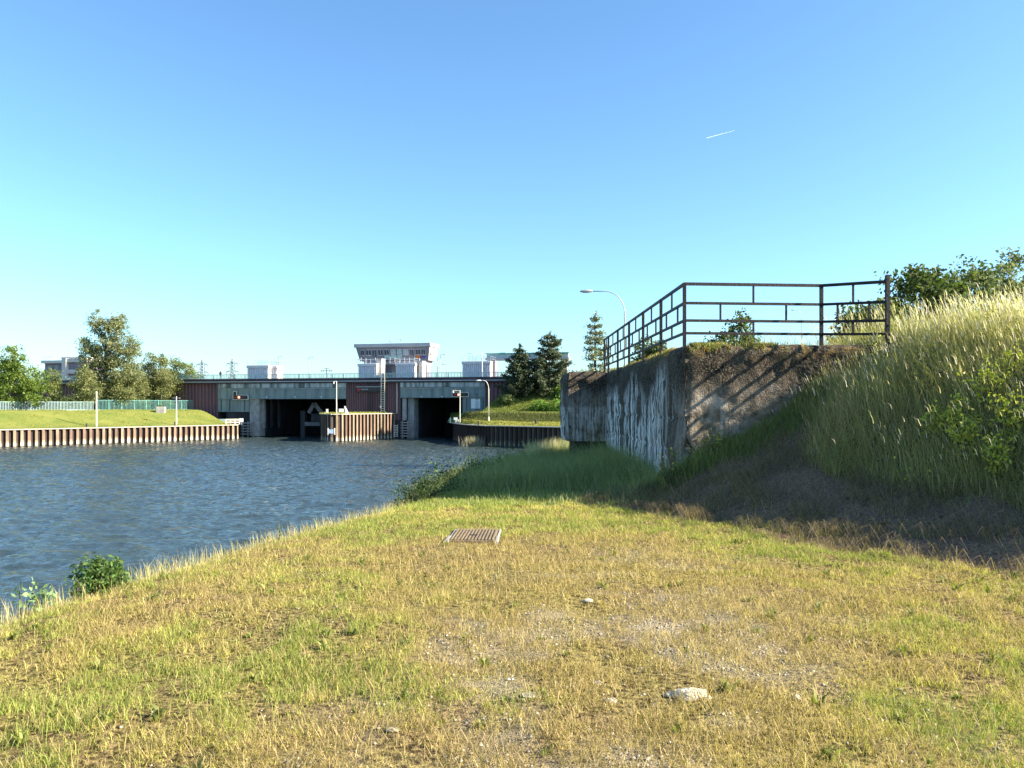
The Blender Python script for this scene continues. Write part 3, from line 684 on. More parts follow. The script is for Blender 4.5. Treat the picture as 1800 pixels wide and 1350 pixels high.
def plant(name, label, base, stems, height, spread, leaf, c1, c2, perstem=26, cat='plant', group=None, first=.15):
    base = Vector(base); t = thing(name, label, cat, base, group); mb = MB(); P_ = []
    for i in range(stems):
        a = random.uniform(0, 2*PI); r = spread*random.random()**.6; hh = height*random.uniform(.6,1.05)
        tip = base+Vector((math.cos(a)*r, math.sin(a)*r, hh*(1-.25*(r/spread)))); mid = base.lerp(tip, .5)+Vector((0,0,hh*.06))
        b0 = base+Vector((math.cos(a)*r*.25, math.sin(a)*r*.25, -.06))
        mb.tube([b0, mid, tip], [.010*height+.004, .006*height+.003, .0025], 5)
        for j in range(perstem):
            f = first+(1-first)*random.random(); q = b0.lerp(mid, f*2) if f < .5 else mid.lerp(tip, f*2-1)
            P_.append(np.array(q)+rng.normal(size=3)*leaf*.75)
    P_ = np.array(P_); V, Q, Cc = leafcards(P_, leaf, vary(lerp(c1, c2, rng.random(len(P_))), .25), aspect=.42)
    mb.build('stems', M['birch'] if leaf < .001 else M['bark'], t); npmesh('leaves', V, quads=Q, col=Cc, m=M['leaf'], parent=t)
    return t
def gpt(px, py, it=6):     # where the sight line meets the near ground
    Y = 8.0
    lo, hi = 2.0, 40.0
    for Y in np.arange(2.5, 40, .05):
        if float(H(X_(px, Y), Y)) >= Z_(py, Y): break
    return Vector((X_(px, Y), Y, float(H(X_(px, Y), Y))))
def edgept(px, out=.35):
    for Y in np.arange(2.5, 30, .03):
        X = X_(px, Y)
        if X <= -50: continue
        if X >= float(np.interp(Y, EDGE_Y, EDGE_X))-out and px < 900 and Y > 2.6:
            pass
        if X < float(np.interp(Y, EDGE_Y, EDGE_X))-out: return Vector((X, Y, float(H(X, Y))))
    return Vector((X, Y, float(H(X, Y))))
def edgept(px, out=.35):
    best = None
    for Y in np.arange(3, 16, .03):
        d = abs(X_(px, Y)-(float(np.interp(Y, EDGE_Y, EDGE_X))-out))
        if best is None or d < best[0]: best = (d, Y)
    Y = best[1]; X = X_(px, Y); return Vector((X, Y, float(H(X, Y))))
e1 = edgept(178, .05); plant('shrub', 'bushy green shrub on the bank edge against the water', e1, 44, .44, .25, .05, (.045,.10,.022), (.13,.20,.05), 70, 'shrub')
e2 = edgept(138, .0); plant('weed', 'dark narrow weed standing just left of the bushy shrub', e2, 6, .34, .08, .045, (.05,.10,.03), (.10,.17,.05), 30, 'weed')
e3 = edgept(40, .1); plant('sapling', 'thin leaning sapling with sparse leaves nearest the left border', e3, 4, .42, .20, .05, (.17,.29,.10), (.30,.40,.18), 22, 'sapling', first=.3)
e4 = edgept(72, .1); plant('sapling', 'thin sapling with sparse leaves beside the bushy shrub', e4, 3, .38, .14, .05, (.17,.29,.10), (.30,.40,.18), 20, 'sapling', first=.3)
e5 = edgept(491, .05); plant('weed', 'single tall thin stalk rising alone from the bank edge', e5, 2, .42, .02, .022, (.14,.22,.09), (.25,.30,.14), 34, 'weed', first=.1)
for (px, py, hgt, lab) in [(1735,735,.75,'bright leafy weed high on the sunlit mound near the right border'),(1690,770,.6,'leafy weed among tall grass left of the yellow weeds on the mound'),
        (1775,790,.75,'yellow green leafy weed low on the mound at the right border'),(1700,800,.6,'broad leafy weed at the lit lower edge of the mound'),
        (1755,845,.6,'lowest leafy weed of the mound standing near the bare slope'),(1650,775,.5,'leafy weed in the shaded middle of the mound'),(1780,690,.7,'leafy weed just under the pale crest at the right border')]:
    b_ = gpt(px, py); plant('weed', lab, b_, 16, hgt, .30, .055, (.34,.38,.05), (.58,.56,.10), 40, 'weed', 'leafy weeds on the mound')  # leaf colour brightened to stand for sunlight on the lower mound
for (px, py, hgt, lab) in [(1180,812,.75,'arching dark plant at the corner of the bunker'),(1255,790,.55,'dark plant at the foot of the rough front face of the bunker'),(1110,815,.5,'dark plant under the white streaked side wall of the bunker')]:
    b_ = Vector((X_(px, 13.35 if px > 1150 else 15.5), 13.35 if px > 1150 else 15.5, 0)); b_.z = float(H(b_.x, b_.y)); plant('weed', lab, b_, 16, hgt, .35, .055, (.06,.11,.03), (.13,.19,.05), 20, 'weed', 'dark plants at the foot of the bunker')
# ragged plants along the shaded bank edge
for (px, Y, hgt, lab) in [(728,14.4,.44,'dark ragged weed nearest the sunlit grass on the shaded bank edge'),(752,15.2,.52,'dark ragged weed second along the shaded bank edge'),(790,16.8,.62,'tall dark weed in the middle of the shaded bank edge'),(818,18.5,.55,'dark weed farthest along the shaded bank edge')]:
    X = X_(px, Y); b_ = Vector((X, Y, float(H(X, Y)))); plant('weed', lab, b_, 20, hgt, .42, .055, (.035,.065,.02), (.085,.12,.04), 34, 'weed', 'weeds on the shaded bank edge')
# bushes and trees behind bunker and mound
def cloudbush(name, label, base, ells, c1, c2, **kw): return tree(name, label, base, ells, c1, c2, **kw)
G1, G2 = (.050,.075,.022), (.125,.15,.05)
Y = 30; cloudbush('bush', 'dark bush with a raised top seen through the front railing', (X_(1290,Y), Y, 8.6), [(0,0,2.0,1.0,1.0,.75),(.2,0,2.8,.35,.4,.5),(-.9,0,1.4,.9,.8,.6),(.8,0,1.7,.6,.7,.5)], G1, G2, nclump=90, per=50, cr=.16, leaf=.13, trunk_r=.06, limbs=20)
Y = 40; cloudbush('bush', 'round dark bush seen through the long side railing', (X_(1147,Y), Y, 7.0), [(0,0,3.9,.95,1.0,.85),(-.5,0,3.2,.7,.8,.7)], G1, G2, nclump=70, per=50, cr=.17, leaf=.15, trunk_r=.07)
for (px, Y, r, ztop, lab, c1, c2) in [(1540,27,(1.3,1.3),532,'dark bushy tree partly behind the end of the railing',G1,G2),
        (1618,30,(1.9,2.0),474,'dense round tree between the railing end and the crest of the mound',G1,G2),
        (1700,38,(2.0,2.0),466,'lighter tree in the middle of the row behind the mound',(.075,.105,.035),(.165,.19,.075)),
        (1775,40,(2.6,2.8),450,'airy tallest tree behind the mound at the right border',(.09,.115,.05),(.20,.22,.11))]:
    zt = Z_(ztop, Y); b0 = 8.0; hh = zt-b0; rx = r[0]
    tree('tree', lab, (X_(px,Y), Y, b0), [(0,0,hh-r[1]*.62,rx*.75,rx*.75,r[1]*.62),(-rx*.55,0,hh*.55,rx*.6,rx*.6,r[1]*.5),(rx*.6,.3,hh*.58,rx*.6,rx*.6,r[1]*.55),(0,0,hh*.35,rx*.8,rx*.7,hh*.25)], c1, c2,
         nclump=250 if px < 1690 else 170, per=60, cr=.24, leaf=.19, trunk_r=.11, limbs=26, group='trees behind the mound')
# ------------------------------------------------------------------ lamps
def streetlamp(label, base, h, reach, headlen, r=.07, arm_dir=-1, curve=.25, m='cream', group=None, name='street_lamp', square=False):
    base = Vector(base); t = thing(name, label, 'street lamp', base, group)
    MB().tube([(base.x,base.y,base.z), (base.x,base.y,base.z+.9)], r*1.5, 10).build('base', M[m], t, smooth=False)
    if square: path = [(0,h)]; 
    hb = h*(1-curve); path = [Vector((0,0,.9))]
    path.append(Vector((0,0,hb)))
    if not square:
        for i in range(1, 9):
            a = i/8*PI/2; path.append(Vector((arm_dir*reach*.62*(1-math.cos(a)), 0, hb+(h-hb)*math.sin(a))))
        path.append(Vector((arm_dir*reach, 0, h)))
    else: path += [Vector((0,0,h)), Vector((arm_dir*reach,0,h))]
    MB().tube([base+p for p in path], [r]+[r*.9]+[r*.6]*(len(path)-2), 8).build('pole', M[m], t, smooth=not square)
    e = base+path[-1]; hl = headlen
    hd = MB(); st = [(0,.05),(.1,.10),(.35,.15),(.7,.14),(.95,.07),(1,.02)]
    hd.tube([e+Vector((arm_dir*hl*q, 0, .03-.04*q)) for q, _ in st], [hl*.9*a_ for _, a_ in st], 10)
    hd.build('lamp_head', M['white'] if m != 'galv' else M['galv'], t, smooth=True)
    return t
Y = 60.0; streetlamp('tall grey street lamp with a curved arm rising behind the bunker', (X_(1098,Y), Y, 7.0), Z_(512,Y)-7.0, X_(1098,Y)-X_(1042,Y), 1.0, .06, -1, .16, 'galv')
Y = 110.0; streetlamp('thin distant street lamp seen through the front railing', (X_(1409,Y), Y, 7.0), Z_(545,Y)-7.0, .9, .6, .05, -1, .08, 'galv')
conifer('conifer', 'sparse pale conifer standing behind the left end of the railing', (X_(1046,100), 100, 6.0), Z_(556,100)-6.0, 4.4, (.13,.16,.09), (.26,.28,.16), 17, .85, .05, .1, .6, .2, .42, 22, .26)
# ------------------------------------------------------------------ water
def watermat():
    m = bpy.data.materials.new('canal_water'); m.use_nodes = True
    nt = m.node_tree; N = nt.nodes; L = nt.links; b = N['Principled BSDF']
    b.inputs['Base Color'].default_value = (.032,.047,.047,1); b.inputs['Roughness'].default_value = .06; b.inputs['IOR'].default_value = 1.33
    tc = N.new('ShaderNodeTexCoord'); mp = N.new('ShaderNodeMapping'); mp.inputs['Scale'].default_value = (.42,1,1); L.new(tc.outputs['Object'], mp.inputs[0])
    n = N.new('ShaderNodeTexNoise'); n.inputs['Scale'].default_value = 2.6; n.inputs['Detail'].default_value = 5; n.inputs['Roughness'].default_value = .6; L.new(mp.outputs[0], n.inputs['Vector'])
    bp = N.new('ShaderNodeBump'); bp.inputs['Distance'].default_value = .24; bp.inputs['Strength'].default_value = .9
    L.new(n.outputs['Fac'], bp.inputs['Height']); L.new(bp.outputs[0], b.inputs['Normal'])
    return m
M['water'] = watermat()
wv = []
for i in range(70):
    lam = .6*(6/.6)**(i/69.0)*random.uniform(.9,1.1); a_ = random.gauss(1.25, .55); k_ = 2*PI/lam
    wv.append((k_*math.cos(a_), k_*math.sin(a_), .0165*lam**.55/2.6, random.uniform(0, 2*PI)))
def waves(x, y):
    z = np.zeros_like(x); far = np.clip(1-(y-60)/260, .35, 1)
    gust = .55+.9*fbm(x, y, .05, 191, 3)
    for kx_, ky_, a_, p_ in wv: z += a_*np.sin(kx_*x+ky_*y+p_)
    zone = sm(-170, -140, x)*sm(40, 15, x)*sm(16, 24, y)*sm(215, 195, y)
    return z*zone*gust
wxs = np.concatenate([[-420, -300, -220], np.arange(-170, 24, .34), [40, 90, 160]]); wys = np.concatenate([[-60, -20, 5], np.arange(18, 60, .24), np.arange(60, 200, .34), [215, 232]])
kind(gridmesh('water', wxs, wys, waves, M['water']), 'structure')
# ------------------------------------------------------------------ far banks
M['bankgrass'] = mat('far_bank_turf', (.20,.205,.05), (.13,.16,.035), .22, .95, .6, 1.4, spec=.1)
M['farland'] = mat('far_land', (.12,.15,.05), (.09,.12,.04), .02, .95, spec=.1)
PD = Vector((33, 35, 0)).normalized(); PN = Vector((-PD.y, PD.x, 0)); LE = Vector((X_(415,185), 185, 0))
def leftbank():
    al = np.concatenate([np.arange(-190, 0, 2.0), [0.0]]); bl = np.concatenate([np.arange(.3, 30, 1.0), np.arange(30, 120, 10)])
    A, B = np.meshgrid(al, bl); z = 3.46+.1*sm(0, 2, B)+3.4*sm(2, 21, B)+(fbm(A, B, .12, 161)-.5)*.5*sm(2, 8, B)
    X = LE.x+A*PD.x+B*PN.x; Y = LE.y+A*PD.y+B*PN.y
    V = np.stack([X, Y, z], -1).reshape(-1, 3); nx = len(al); I, J = np.meshgrid(np.arange(nx-1), np.arange(len(bl)-1)); a = (J*nx+I).ravel()
    # skirt at the end nearest the lock so the bank is solid
    V2 = []; 
    o = npmesh('bank', V, quads=np.stack([a, a+1, a+1+nx, a+nx], -1), m=M['bankgrass'], smooth=True)
    return o
kind(leftbank(), 'structure')
def lb(a, b): 
    z = 3.56+3.4*float(sm(2, 21, b)); p = LE+PD*a+PN*b; p.z = z; return p
def lbray(px, b):      # point of the left bank on sight line px, b metres behind the wall
    o = LE+PN*b; k = (px-CX)/F; a = (k*o.y-o.x)/(PD.x-k*PD.y); return lb(a, b)
fg = MB(); fg.add([(-3000,215,5.5),(3000,215,5.5),(6000,9000,5.5),(-6000,9000,5.5)], [(0,1,2,3)]); kind(fg.build('far_ground', M['farland']), 'structure')
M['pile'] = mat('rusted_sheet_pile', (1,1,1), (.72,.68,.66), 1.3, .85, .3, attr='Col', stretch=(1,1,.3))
def sheetpile(name, label, path, ztop, pitch=1.2, depth=.42, cap=.35, side=1, dark=1.0):
    pa = [Vector((a, b, 0)) for a, b in path]; cum = [0]
    for i in range(1, len(pa)): cum.append(cum[-1]+(pa[i]-pa[i-1]).length)
    def at_(s):
        s = min(max(s, 0), cum[-1]); i = 0
        while i < len(pa)-2 and s > cum[i+1]: i += 1
        t = (s-cum[i])/(cum[i+1]-cum[i]); d = (pa[i+1]-pa[i]).normalized(); return pa[i].lerp(pa[i+1], t), Vector((d.y, -d.x, 0))*side
    rows = [(-2.5,.12),(.12,.85),(.85,1.25),(1.25,ztop)]
    V, Q, C = [], [], []; s = 0.0; k = 0
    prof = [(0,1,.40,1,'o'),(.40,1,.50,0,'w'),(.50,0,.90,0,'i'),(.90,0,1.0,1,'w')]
    while s < cum[-1]-.01:
        tone = random.uniform(.70, 1.15); jt = random.uniform(-.18, .18); rust = random.random() < .25
        for (t0,o0,t1,o1,ty) in prof:
            (p0, n0), (p1, n1) = at_(s+t0*pitch), at_(s+t1*pitch)
            a = p0+n0*depth*o0; b_ = p1+n1*depth*o1
            for r, (z0, z1) in enumerate(rows):
                base = {'o': [(.10,.085,.06),(.64,.58,.44),(.37,.295,.20),(.28,.215,.145)], 'w': [(.05,.04,.035),(.16,.12,.09),(.10,.06,.045),(.085,.052,.042)], 'i': [(.03,.025,.022),(.10,.075,.06),(.075,.047,.04),(.06,.04,.034)]}[ty][r]  # webs and recesses darkened for shade as well as rust
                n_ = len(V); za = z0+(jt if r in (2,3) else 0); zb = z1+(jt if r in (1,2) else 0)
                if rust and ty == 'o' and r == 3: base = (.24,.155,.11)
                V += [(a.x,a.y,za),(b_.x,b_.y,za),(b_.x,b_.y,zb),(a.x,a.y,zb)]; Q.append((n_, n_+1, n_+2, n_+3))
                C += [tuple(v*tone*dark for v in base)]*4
        s += pitch
    root = thing(name, label, 'quay wall', (pa[0].x, pa[0].y, 0))
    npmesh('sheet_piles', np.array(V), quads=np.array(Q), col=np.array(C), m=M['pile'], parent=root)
    mb = MB()
    for i in range(len(pa)-1):
        d = (pa[i+1]-pa[i]).normalized(); nn = Vector((d.y, -d.x, 0))*side
        f0, f1 = nn*(depth+.12), -nn*.5; e = d*.02
        a, b_ = pa[i]-e, pa[i+1]+e; z0, z1 = ztop+.003*i, ztop+cap*.5+.003*i
        mb.hexa([a+f1+Vector((0,0,z0)), a+f0+Vector((0,0,z0)), b_+f0+Vector((0,0,z0)), b_+f1+Vector((0,0,z0)), a+f1+Vector((0,0,z1)), a+f0+Vector((0,0,z1)), b_+f0+Vector((0,0,z1)), b_+f1+Vector((0,0,z1))])
    mb.build('coping', M['cop'], root)
    return root
M['cop'] = mat('pale_coping', (.50,.44,.36), (.38,.33,.27), .7, .8)
a0 = LE-PD*185
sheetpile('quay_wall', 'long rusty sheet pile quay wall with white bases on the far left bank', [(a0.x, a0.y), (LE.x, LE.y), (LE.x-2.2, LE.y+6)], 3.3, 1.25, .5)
# island between the two chambers
NO = (X_(590,172), 172); IR = (X_(694,188), 188); IL = (X_(566,178), 178)
ipath = [(IL[0]-.6, 192), IL, (NO[0]-1.9, NO[1]+1.2), (NO[0]-.6, NO[1]), (NO[0]+.8, NO[1]+.6), IR, (IR[0]+.3, 193)]
ZI = 6.0
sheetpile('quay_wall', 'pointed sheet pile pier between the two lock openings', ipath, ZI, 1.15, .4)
mb = MB(); mb.add([(x, y, ZI+.2) for x, y in ipath]+[(x, y, ZI-.5) for x, y in ipath], [tuple(range(len(ipath)))]); 
kind(mb.build('island_ground', M['bankgrass']), 'structure')
# right bank
RW = [(150, 128), (60, 138), (X_(992,144), 144), (X_(920,149), 149), (X_(856,154), 154), (X_(832,159), 159), (X_(815,165), 165), (X_(804,172), 172), (X_(797,179), 179), (X_(796,188), 188)]
sheetpile('quay_wall', 'dark curved sheet pile wall below the grassy right bank', RW[::-1], 3.95, 1.1, .35, side=-1, dark=.8)  # lower dark factor puts this wall's shade into its colour
def rwall_y(x):
    xs_ = [p[0] for p in RW[::-1]]; ys_ = [p[1] for p in RW[::-1]]
    return np.interp(x, xs_[1:], ys_[1:])
def HR(x, y):
    yw = rwall_y(x); b = y-yw
    z = 4.1+.75*sm(0, 4, b)+1.45*sm(5, 13, b)
    hill = np.clip((y-171-2*sm(20,60,x))*.62, 0, None); ramp = np.clip((x+6.8)*.85, 0, None)
    hill = np.minimum(np.minimum(hill, ramp), 8.0)
    hill = hill*(.92+.2*(fbm(x, y, .15, 171)))
    return z+hill+(fbm(x, y, .2, 175)-.5)*.35
def rightbank():
    xl = np.concatenate([np.arange(-15.0, 12, .6), np.arange(12, 150, 6)]); tl = np.concatenate([np.linspace(0, 30, 50), np.linspace(31, 75, 12)])
    X, T_ = np.meshgrid(xl, tl); Y = rwall_y(X)+.2+T_*np.where(X < -9, np.clip((192-rwall_y(X))/75, .05, 1), 1)
    z = HR(X, Y); V = np.stack([X, Y, z], -1).reshape(-1, 3); nx = len(xl); I, J = np.meshgrid(np.arange(nx-1), np.arange(len(tl)-1)); a = (J*nx+I).ravel()
    return npmesh('bank', V, quads=np.stack([a, a+1, a+1+nx, a+nx], -1), m=M['bankgrass'], smooth=True)
kind(rightbank(), 'structure')
mb = MB(); px_ = np.arange(-4, 60, 2.0)
for i in range(len(px_)-1):
    a, b_ = px_[i], px_[i+1]; q = []
    for xx in (a, b_):
        yy = float(rwall_y(xx))+14.2; q.append((xx, yy)); 
    (x0, y0), (x1, y1) = q
    z0 = float(HR(x0, y0+.8))+.12; z1 = float(HR(x1, y1+.8))+.12
    mb.add([(x0,y0,z0),(x1,y1,z1),(x1,y1+2.2,z1+.02),(x0,y0+2.2,z0+.02)], [(0,1,2,3)])
M['path'] = mat('pale_gravel_path', (.48,.42,.28), (.40,.36,.22), 1, .95)
kind(mb.build('path', M['path']), 'structure')
# tufts on the far banks
def fartufts(name, label, x, y, z, h, c1, c2):
    n = len(x); go, _ = blades(name, np.stack([x, y, z-.02], -1), h*(.5+rng.random(n)), .05+.05*rng.random(n), .1+.6*rng.random(n), rng.random(n)*6.3, vary(lerp(c1, c2, rng.random(n)), .3), M['grass'])
    kind(go, 'stuff', label, 'grass')
n = 34000; a = -rng.random(n)*112; b = 1.0+rng.random(n)*23; zz = 3.5+3.4*sm(2, 21, b)+(fbm(a, b, .12, 161)-.5)*.5*sm(2, 8, b)
keep = fbm(a, b, .25, 181) > .36; a, b, zz = a[keep], b[keep], zz[keep]
fartufts('bank_grass', 'bright green turf on the sloping left bank', LE.x+a*PD.x+b*PN.x, LE.y+a*PD.y+b*PN.y, zz, .22, (.25,.25,.06), (.14,.18,.035))
n = 60000; x = -14+rng.random(n)*32; y = rwall_y(x)+.5+rng.random(n)*34
keep = (y < 192) & ((x > -8) | (y < 178)); x, y = x[keep], y[keep]
bb = y-rwall_y(x); mid = (bb > 4.5) & (bb < 12.6); low = bb <= 4.5
fartufts('bank_grass', 'yellow mown grass strip along the right bank wall', x[low], y[low], HR(x[low], y[low]), .2, (.42,.37,.10), (.28,.27,.06))
fartufts('bank_grass', 'dark long grass on the slope below the path of the right bank', x[mid], y[mid], HR(x[mid], y[mid]), .5, (.07,.085,.025), (.14,.14,.045))
up = (bb >= 13.5) & ((bb > 16.5) | (x < -6)); ln = (bb > 12.6) & (bb < 15.2) & (x > -7.5)
fartufts('bank_grass', 'pale dry verge grass lining the path of the right bank', x[ln], y[ln], HR(x[ln], y[ln]), .28, (.50,.45,.18), (.40,.38,.12))
fartufts('bank_grass', 'rough grass and undergrowth on the right embankment', x[up], y[up], HR(x[up], y[up]), .4, (.24,.25,.06), (.09,.14,.03))
n = 3500; q = rng.random(n); x = NO[0]+(IR[0]-NO[0])*q-rng.random(n)*7*(1-q*.2); y = NO[1]+1+(IR[1]-NO[1])*q+rng.random(n)*3
keep = (x > IL[0]+.3) & (y < 190); x, y = x[keep], y[keep]
fartufts('island_grass', 'yellow grass on top of the pointed pier', x, y, np.full(len(x), ZI+.2), .3, (.42,.37,.10), (.25,.26,.06))
# ------------------------------------------------------------------ lock bridge
BR = bpy.data.objects.new('lock_bridge', None); COL.objects.link(BR); BR.location = BO; BR.rotation_euler = (0,0,-TH)
tag(BR, 'wide lock bridge with grey green girders spanning two dark openings', 'bridge')
ZD, ZB = 14.75, 6.9
def bput(mb, name, m, parent=None, **k): return mb.build(name, M[m] if isinstance(m, str) else m, parent or BR, local=True, **k)
UL, UR = bu(-120), bu(945)
z_band0, z_fas0, z_gir0 = 13.55, 12.45, 9.65
bput(MB().box(UL, UR, -.45, 26, z_band0, ZD), 'deck', 'band')
bput(MB().box(UL, UR, -.60, -.452, z_band0+.35, z_band0+.55), 'deck_trim', 'galv')
oL0, oL1, oR0, oR1 = bu(447), bu(607), bu(709), bu(806)
gL0, gL1, gR0, gR1 = bu(383), bu(608), bu(704), bu(853)
bput(MB().box(gL0, gL1, -.25, .8, z_fas0, z_band0-.003), 'fascia', 'concrete_streak')
bput(MB().box(gR0, gR1, -.25, .8, z_fas0, z_band0-.003), 'fascia', 'concrete_streak')
def girder(u0, u1, zb):
    mb = MB().box(u0, u1, 0, 1.2, zb+.18, z_fas0-.003); mb.box(u0, u1, -.22, 1.3, zb, zb+.177)
    n_ = int((u1-u0)/2.6)
    for i in range(1, n_): q = u0+(u1-u0)*i/n_; mb.box(q-.03, q+.03, -.12, -.003, zb+.18, z_fas0-.006)
    return bput(mb, 'girder', 'teal')
girder(gL0, gL1, z_gir0); girder(gR0, gR1, z_gir0+.25)
def pier(u0, u1, zb, zt, seams, drop=0):
    mb = MB().box(u0, u1, .1, 6, zb, zt-.003)
    for q in seams: mb.box(u0+(u1-u0)*q-.04, u0+(u1-u0)*q+.04, .03, .097, zb+.02, zt-.01)
    return bput(mb, 'pier_panel', 'teal')
pier(gL0, bu(438), bz(410,724), z_gir0, (.35,.72)); pier(bu(812), gR1, bz(830,726), z_gir0+.25, (.3,.62,.85))
bput(MB().box(bu(828), bu(844), -.02, .097, bz(836,718), bz(836,701)), 'notice_panel', 'white')
# chamber walls under the bridge, inner parts painted darker for shade
def wall(u0, u1, w0, w1, z0, z1, name='chamber_wall', m='chamber'): return bput(MB().box(u0, u1, w0, w1, z0, z1), name, m)
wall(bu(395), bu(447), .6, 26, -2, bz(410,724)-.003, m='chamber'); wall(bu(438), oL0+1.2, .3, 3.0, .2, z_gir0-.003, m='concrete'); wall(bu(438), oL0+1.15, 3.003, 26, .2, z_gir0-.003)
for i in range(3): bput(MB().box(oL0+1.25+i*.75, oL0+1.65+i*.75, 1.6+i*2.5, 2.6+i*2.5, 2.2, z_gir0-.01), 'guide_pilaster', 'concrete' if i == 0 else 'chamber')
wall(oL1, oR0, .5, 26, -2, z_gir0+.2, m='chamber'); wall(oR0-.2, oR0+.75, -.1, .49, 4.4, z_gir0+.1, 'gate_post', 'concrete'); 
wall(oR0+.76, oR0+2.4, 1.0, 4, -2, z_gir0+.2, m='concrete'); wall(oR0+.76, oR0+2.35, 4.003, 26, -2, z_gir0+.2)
bput(MB().box(oL0+1.3, oL1-.1, 1.4, 25, z_gir0-.1, z_gir0+.3), 'shade_soffit', 'dark'); bput(MB().box(oR0+2.5, oR1-.1, 1.4, 25, z_gir0+.1, z_gir0+.5), 'shade_soffit', 'dark')  # low dark ceilings added to keep the openings black inside
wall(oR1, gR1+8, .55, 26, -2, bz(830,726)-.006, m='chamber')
wall(bu(808), bu(813), .05, .5, 3.9, z_gir0+.2, 'chamber_edge', 'dark')
# timber fenders beside the openings
def fender(u0, u1, w, zs, name='fender'):
    mb = MB()
    for z in zs: mb.box(u0, u1, w-.25, w, z, z+.28)
    for q in (.1,.5,.9): mb.box(u0+(u1-u0)*q-.12, u0+(u1-u0)*q+.12, w+.003, w+.25, zs[0]-.6, zs[-1]+.5)
    bput(mb, name, 'concrete')
fender(bu(424), bu(446), .1, [.6,1.3,2.0,2.7,3.4]); fender(bu(704), bu(727), .3, [.5,1.15,1.8,2.45,3.1,3.75])
# closed gates at the back
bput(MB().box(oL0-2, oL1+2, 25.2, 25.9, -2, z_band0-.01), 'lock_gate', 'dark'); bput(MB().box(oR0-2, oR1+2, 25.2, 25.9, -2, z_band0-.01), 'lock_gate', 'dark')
# parapet
def parapet(u0, u1, w, zb, h, sp=.36, bw=.11, posts=3.0, name='parapet'):
    mb = MB(); q = u0
    while q < u1: mb.box(q, q+bw, w-.02, w+.02, zb+.12, zb+h-.12); q += sp
    mb.box(u0, u1, w-.05, w+.05, zb+h-.118, zb+h); mb.box(u0, u1, w-.04, w+.04, zb+.03, zb+.117)
    p_ = bput(mb, name, 'turq_pale')
    q = u0
    while q <= u1: bput(MB().box(q-.06, q+.06, w-.09, w-.0503, zb, zb+h+.02), 'post', 'turq', p_); q += posts
parapet(UL, UR-2, -.2, ZD, 1.15)
# maroon cladding
def ribbed(u0, u1, w, z0, z1, parent, name, m, pitch=.55, depth=.16, lowright=None):
    V, Q = [], []; q = u0; pr = []
    while q < u1-.01:
        for t, o_ in ((0,0),(.38,0),(.48,1),(.9,1),(1.0,0)): pr.append((min(q+t*pitch, u1), w-depth*o_))
        q += pitch
    for (x_, y_) in pr:
        zb = z0 if lowright is None else lowright(x_)
        V += [(x_, y_, zb), (x_, y_, z1)]
    for i in range(len(pr)-1): Q.append((2*i, 2*i+2, 2*i+3, 2*i+1))
    return npmesh(name, np.array(V), quads=np.array(Q), m=M[m], parent=parent, local=True)
ribbed(UL, gL0-.05, .3, 4.5, z_band0-.003, BR, 'cladding', 'clad', 1.0)
bput(MB().box(UL, gL0-.05, .4, 25, 4.5, z_band0-.003), 'abutment', 'chamber')
ribbed(gL1+.05, gR0-.05, .3, 4.5, z_band0-.003, BR, 'cladding', 'clad', .62)
bput(MB().box(gL1+.05, gR0-.05, .4, 24, z_gir0, z_band0-.003), 'wall_core', 'chamber')
ribbed(gR1+.05, UR, .3, 4.5, z_band0-.003, BR, 'cladding', 'clad', 1.0)
bput(MB().box(gR1+.05, UR, .4, 25, 4.5, z_band0-.003), 'abutment', 'chamber')
# door frame strip at the right edge of the middle cladding
bput(MB().box(gR0-1.0, gR0-.85, -.02, .12, 6.1, z_band0-.01), 'downpipe', 'cream')
mb = MB()
for (a, b_) in ((gL0+.3, gL1-.3), (gR0+.3, gR1-.3)): mb = MB().box(a, b_, -.30, -.24, z_fas0-.32, z_fas0-.22); bput(mb, 'cable_tray', 'galv')
for px in (389, 404, 430, 820, 849): q = bu(px); bput(MB().box(q-.05, q+.05, -.04, .095, bz(px, 722), z_gir0-.05), 'conduit', 'steel_dark')
for px in (470, 520, 566, 742, 778): q = bu(px); bput(MB().box(q-.16, q+.16, -.5, -.255, z_gir0+.35, z_gir0+.6), 'bulkhead_lamp', 'white', bevel=.03)
def bthing(name, label, cat, u, w, z, group=None): return thing(name, label, cat, bworld(u, w, z), group, -TH)
def lput(mb, name, m, parent, **k): return mb.build(name, M[m], parent, local=True, **k)
# wall ladders and tall ladder mast
def ladder(label, u, w, z0, z1, m, gap=.42, rung=.5, t=.06, name='ladder'):
    r = bthing(name, label, 'ladder', u, w, z0)
    for s_ in (-1, 1): lput(MB().box(s_*gap-t/2, s_*gap+t/2, -t/2, t/2, 0, z1-z0), 'stile', m, r)
    z = .3
    while z < z1-z0: lput(MB().box(-gap+t/2+.002, gap-t/2-.002, -.03, .03, z, z+.09), 'rung', m, r); z += rung
    return r
ladder('pale tall caged ladder rising above the bridge deck in the middle', bu(675), -.75, 6.4, bz(675,655), 'cream', .45, .55, .12)
ladder('dark wall ladder on the middle maroon cladding under the display board', bu(651.5), .05, 6.3, bz(651,690), 'steel_dark', .5, .55, .08)
ladder('small steel ladder on the grey green pier right of the right opening', bu(838.5), -.02, bz(838,727), bz(838,690), 'steel_dark', .25, .6, .06)
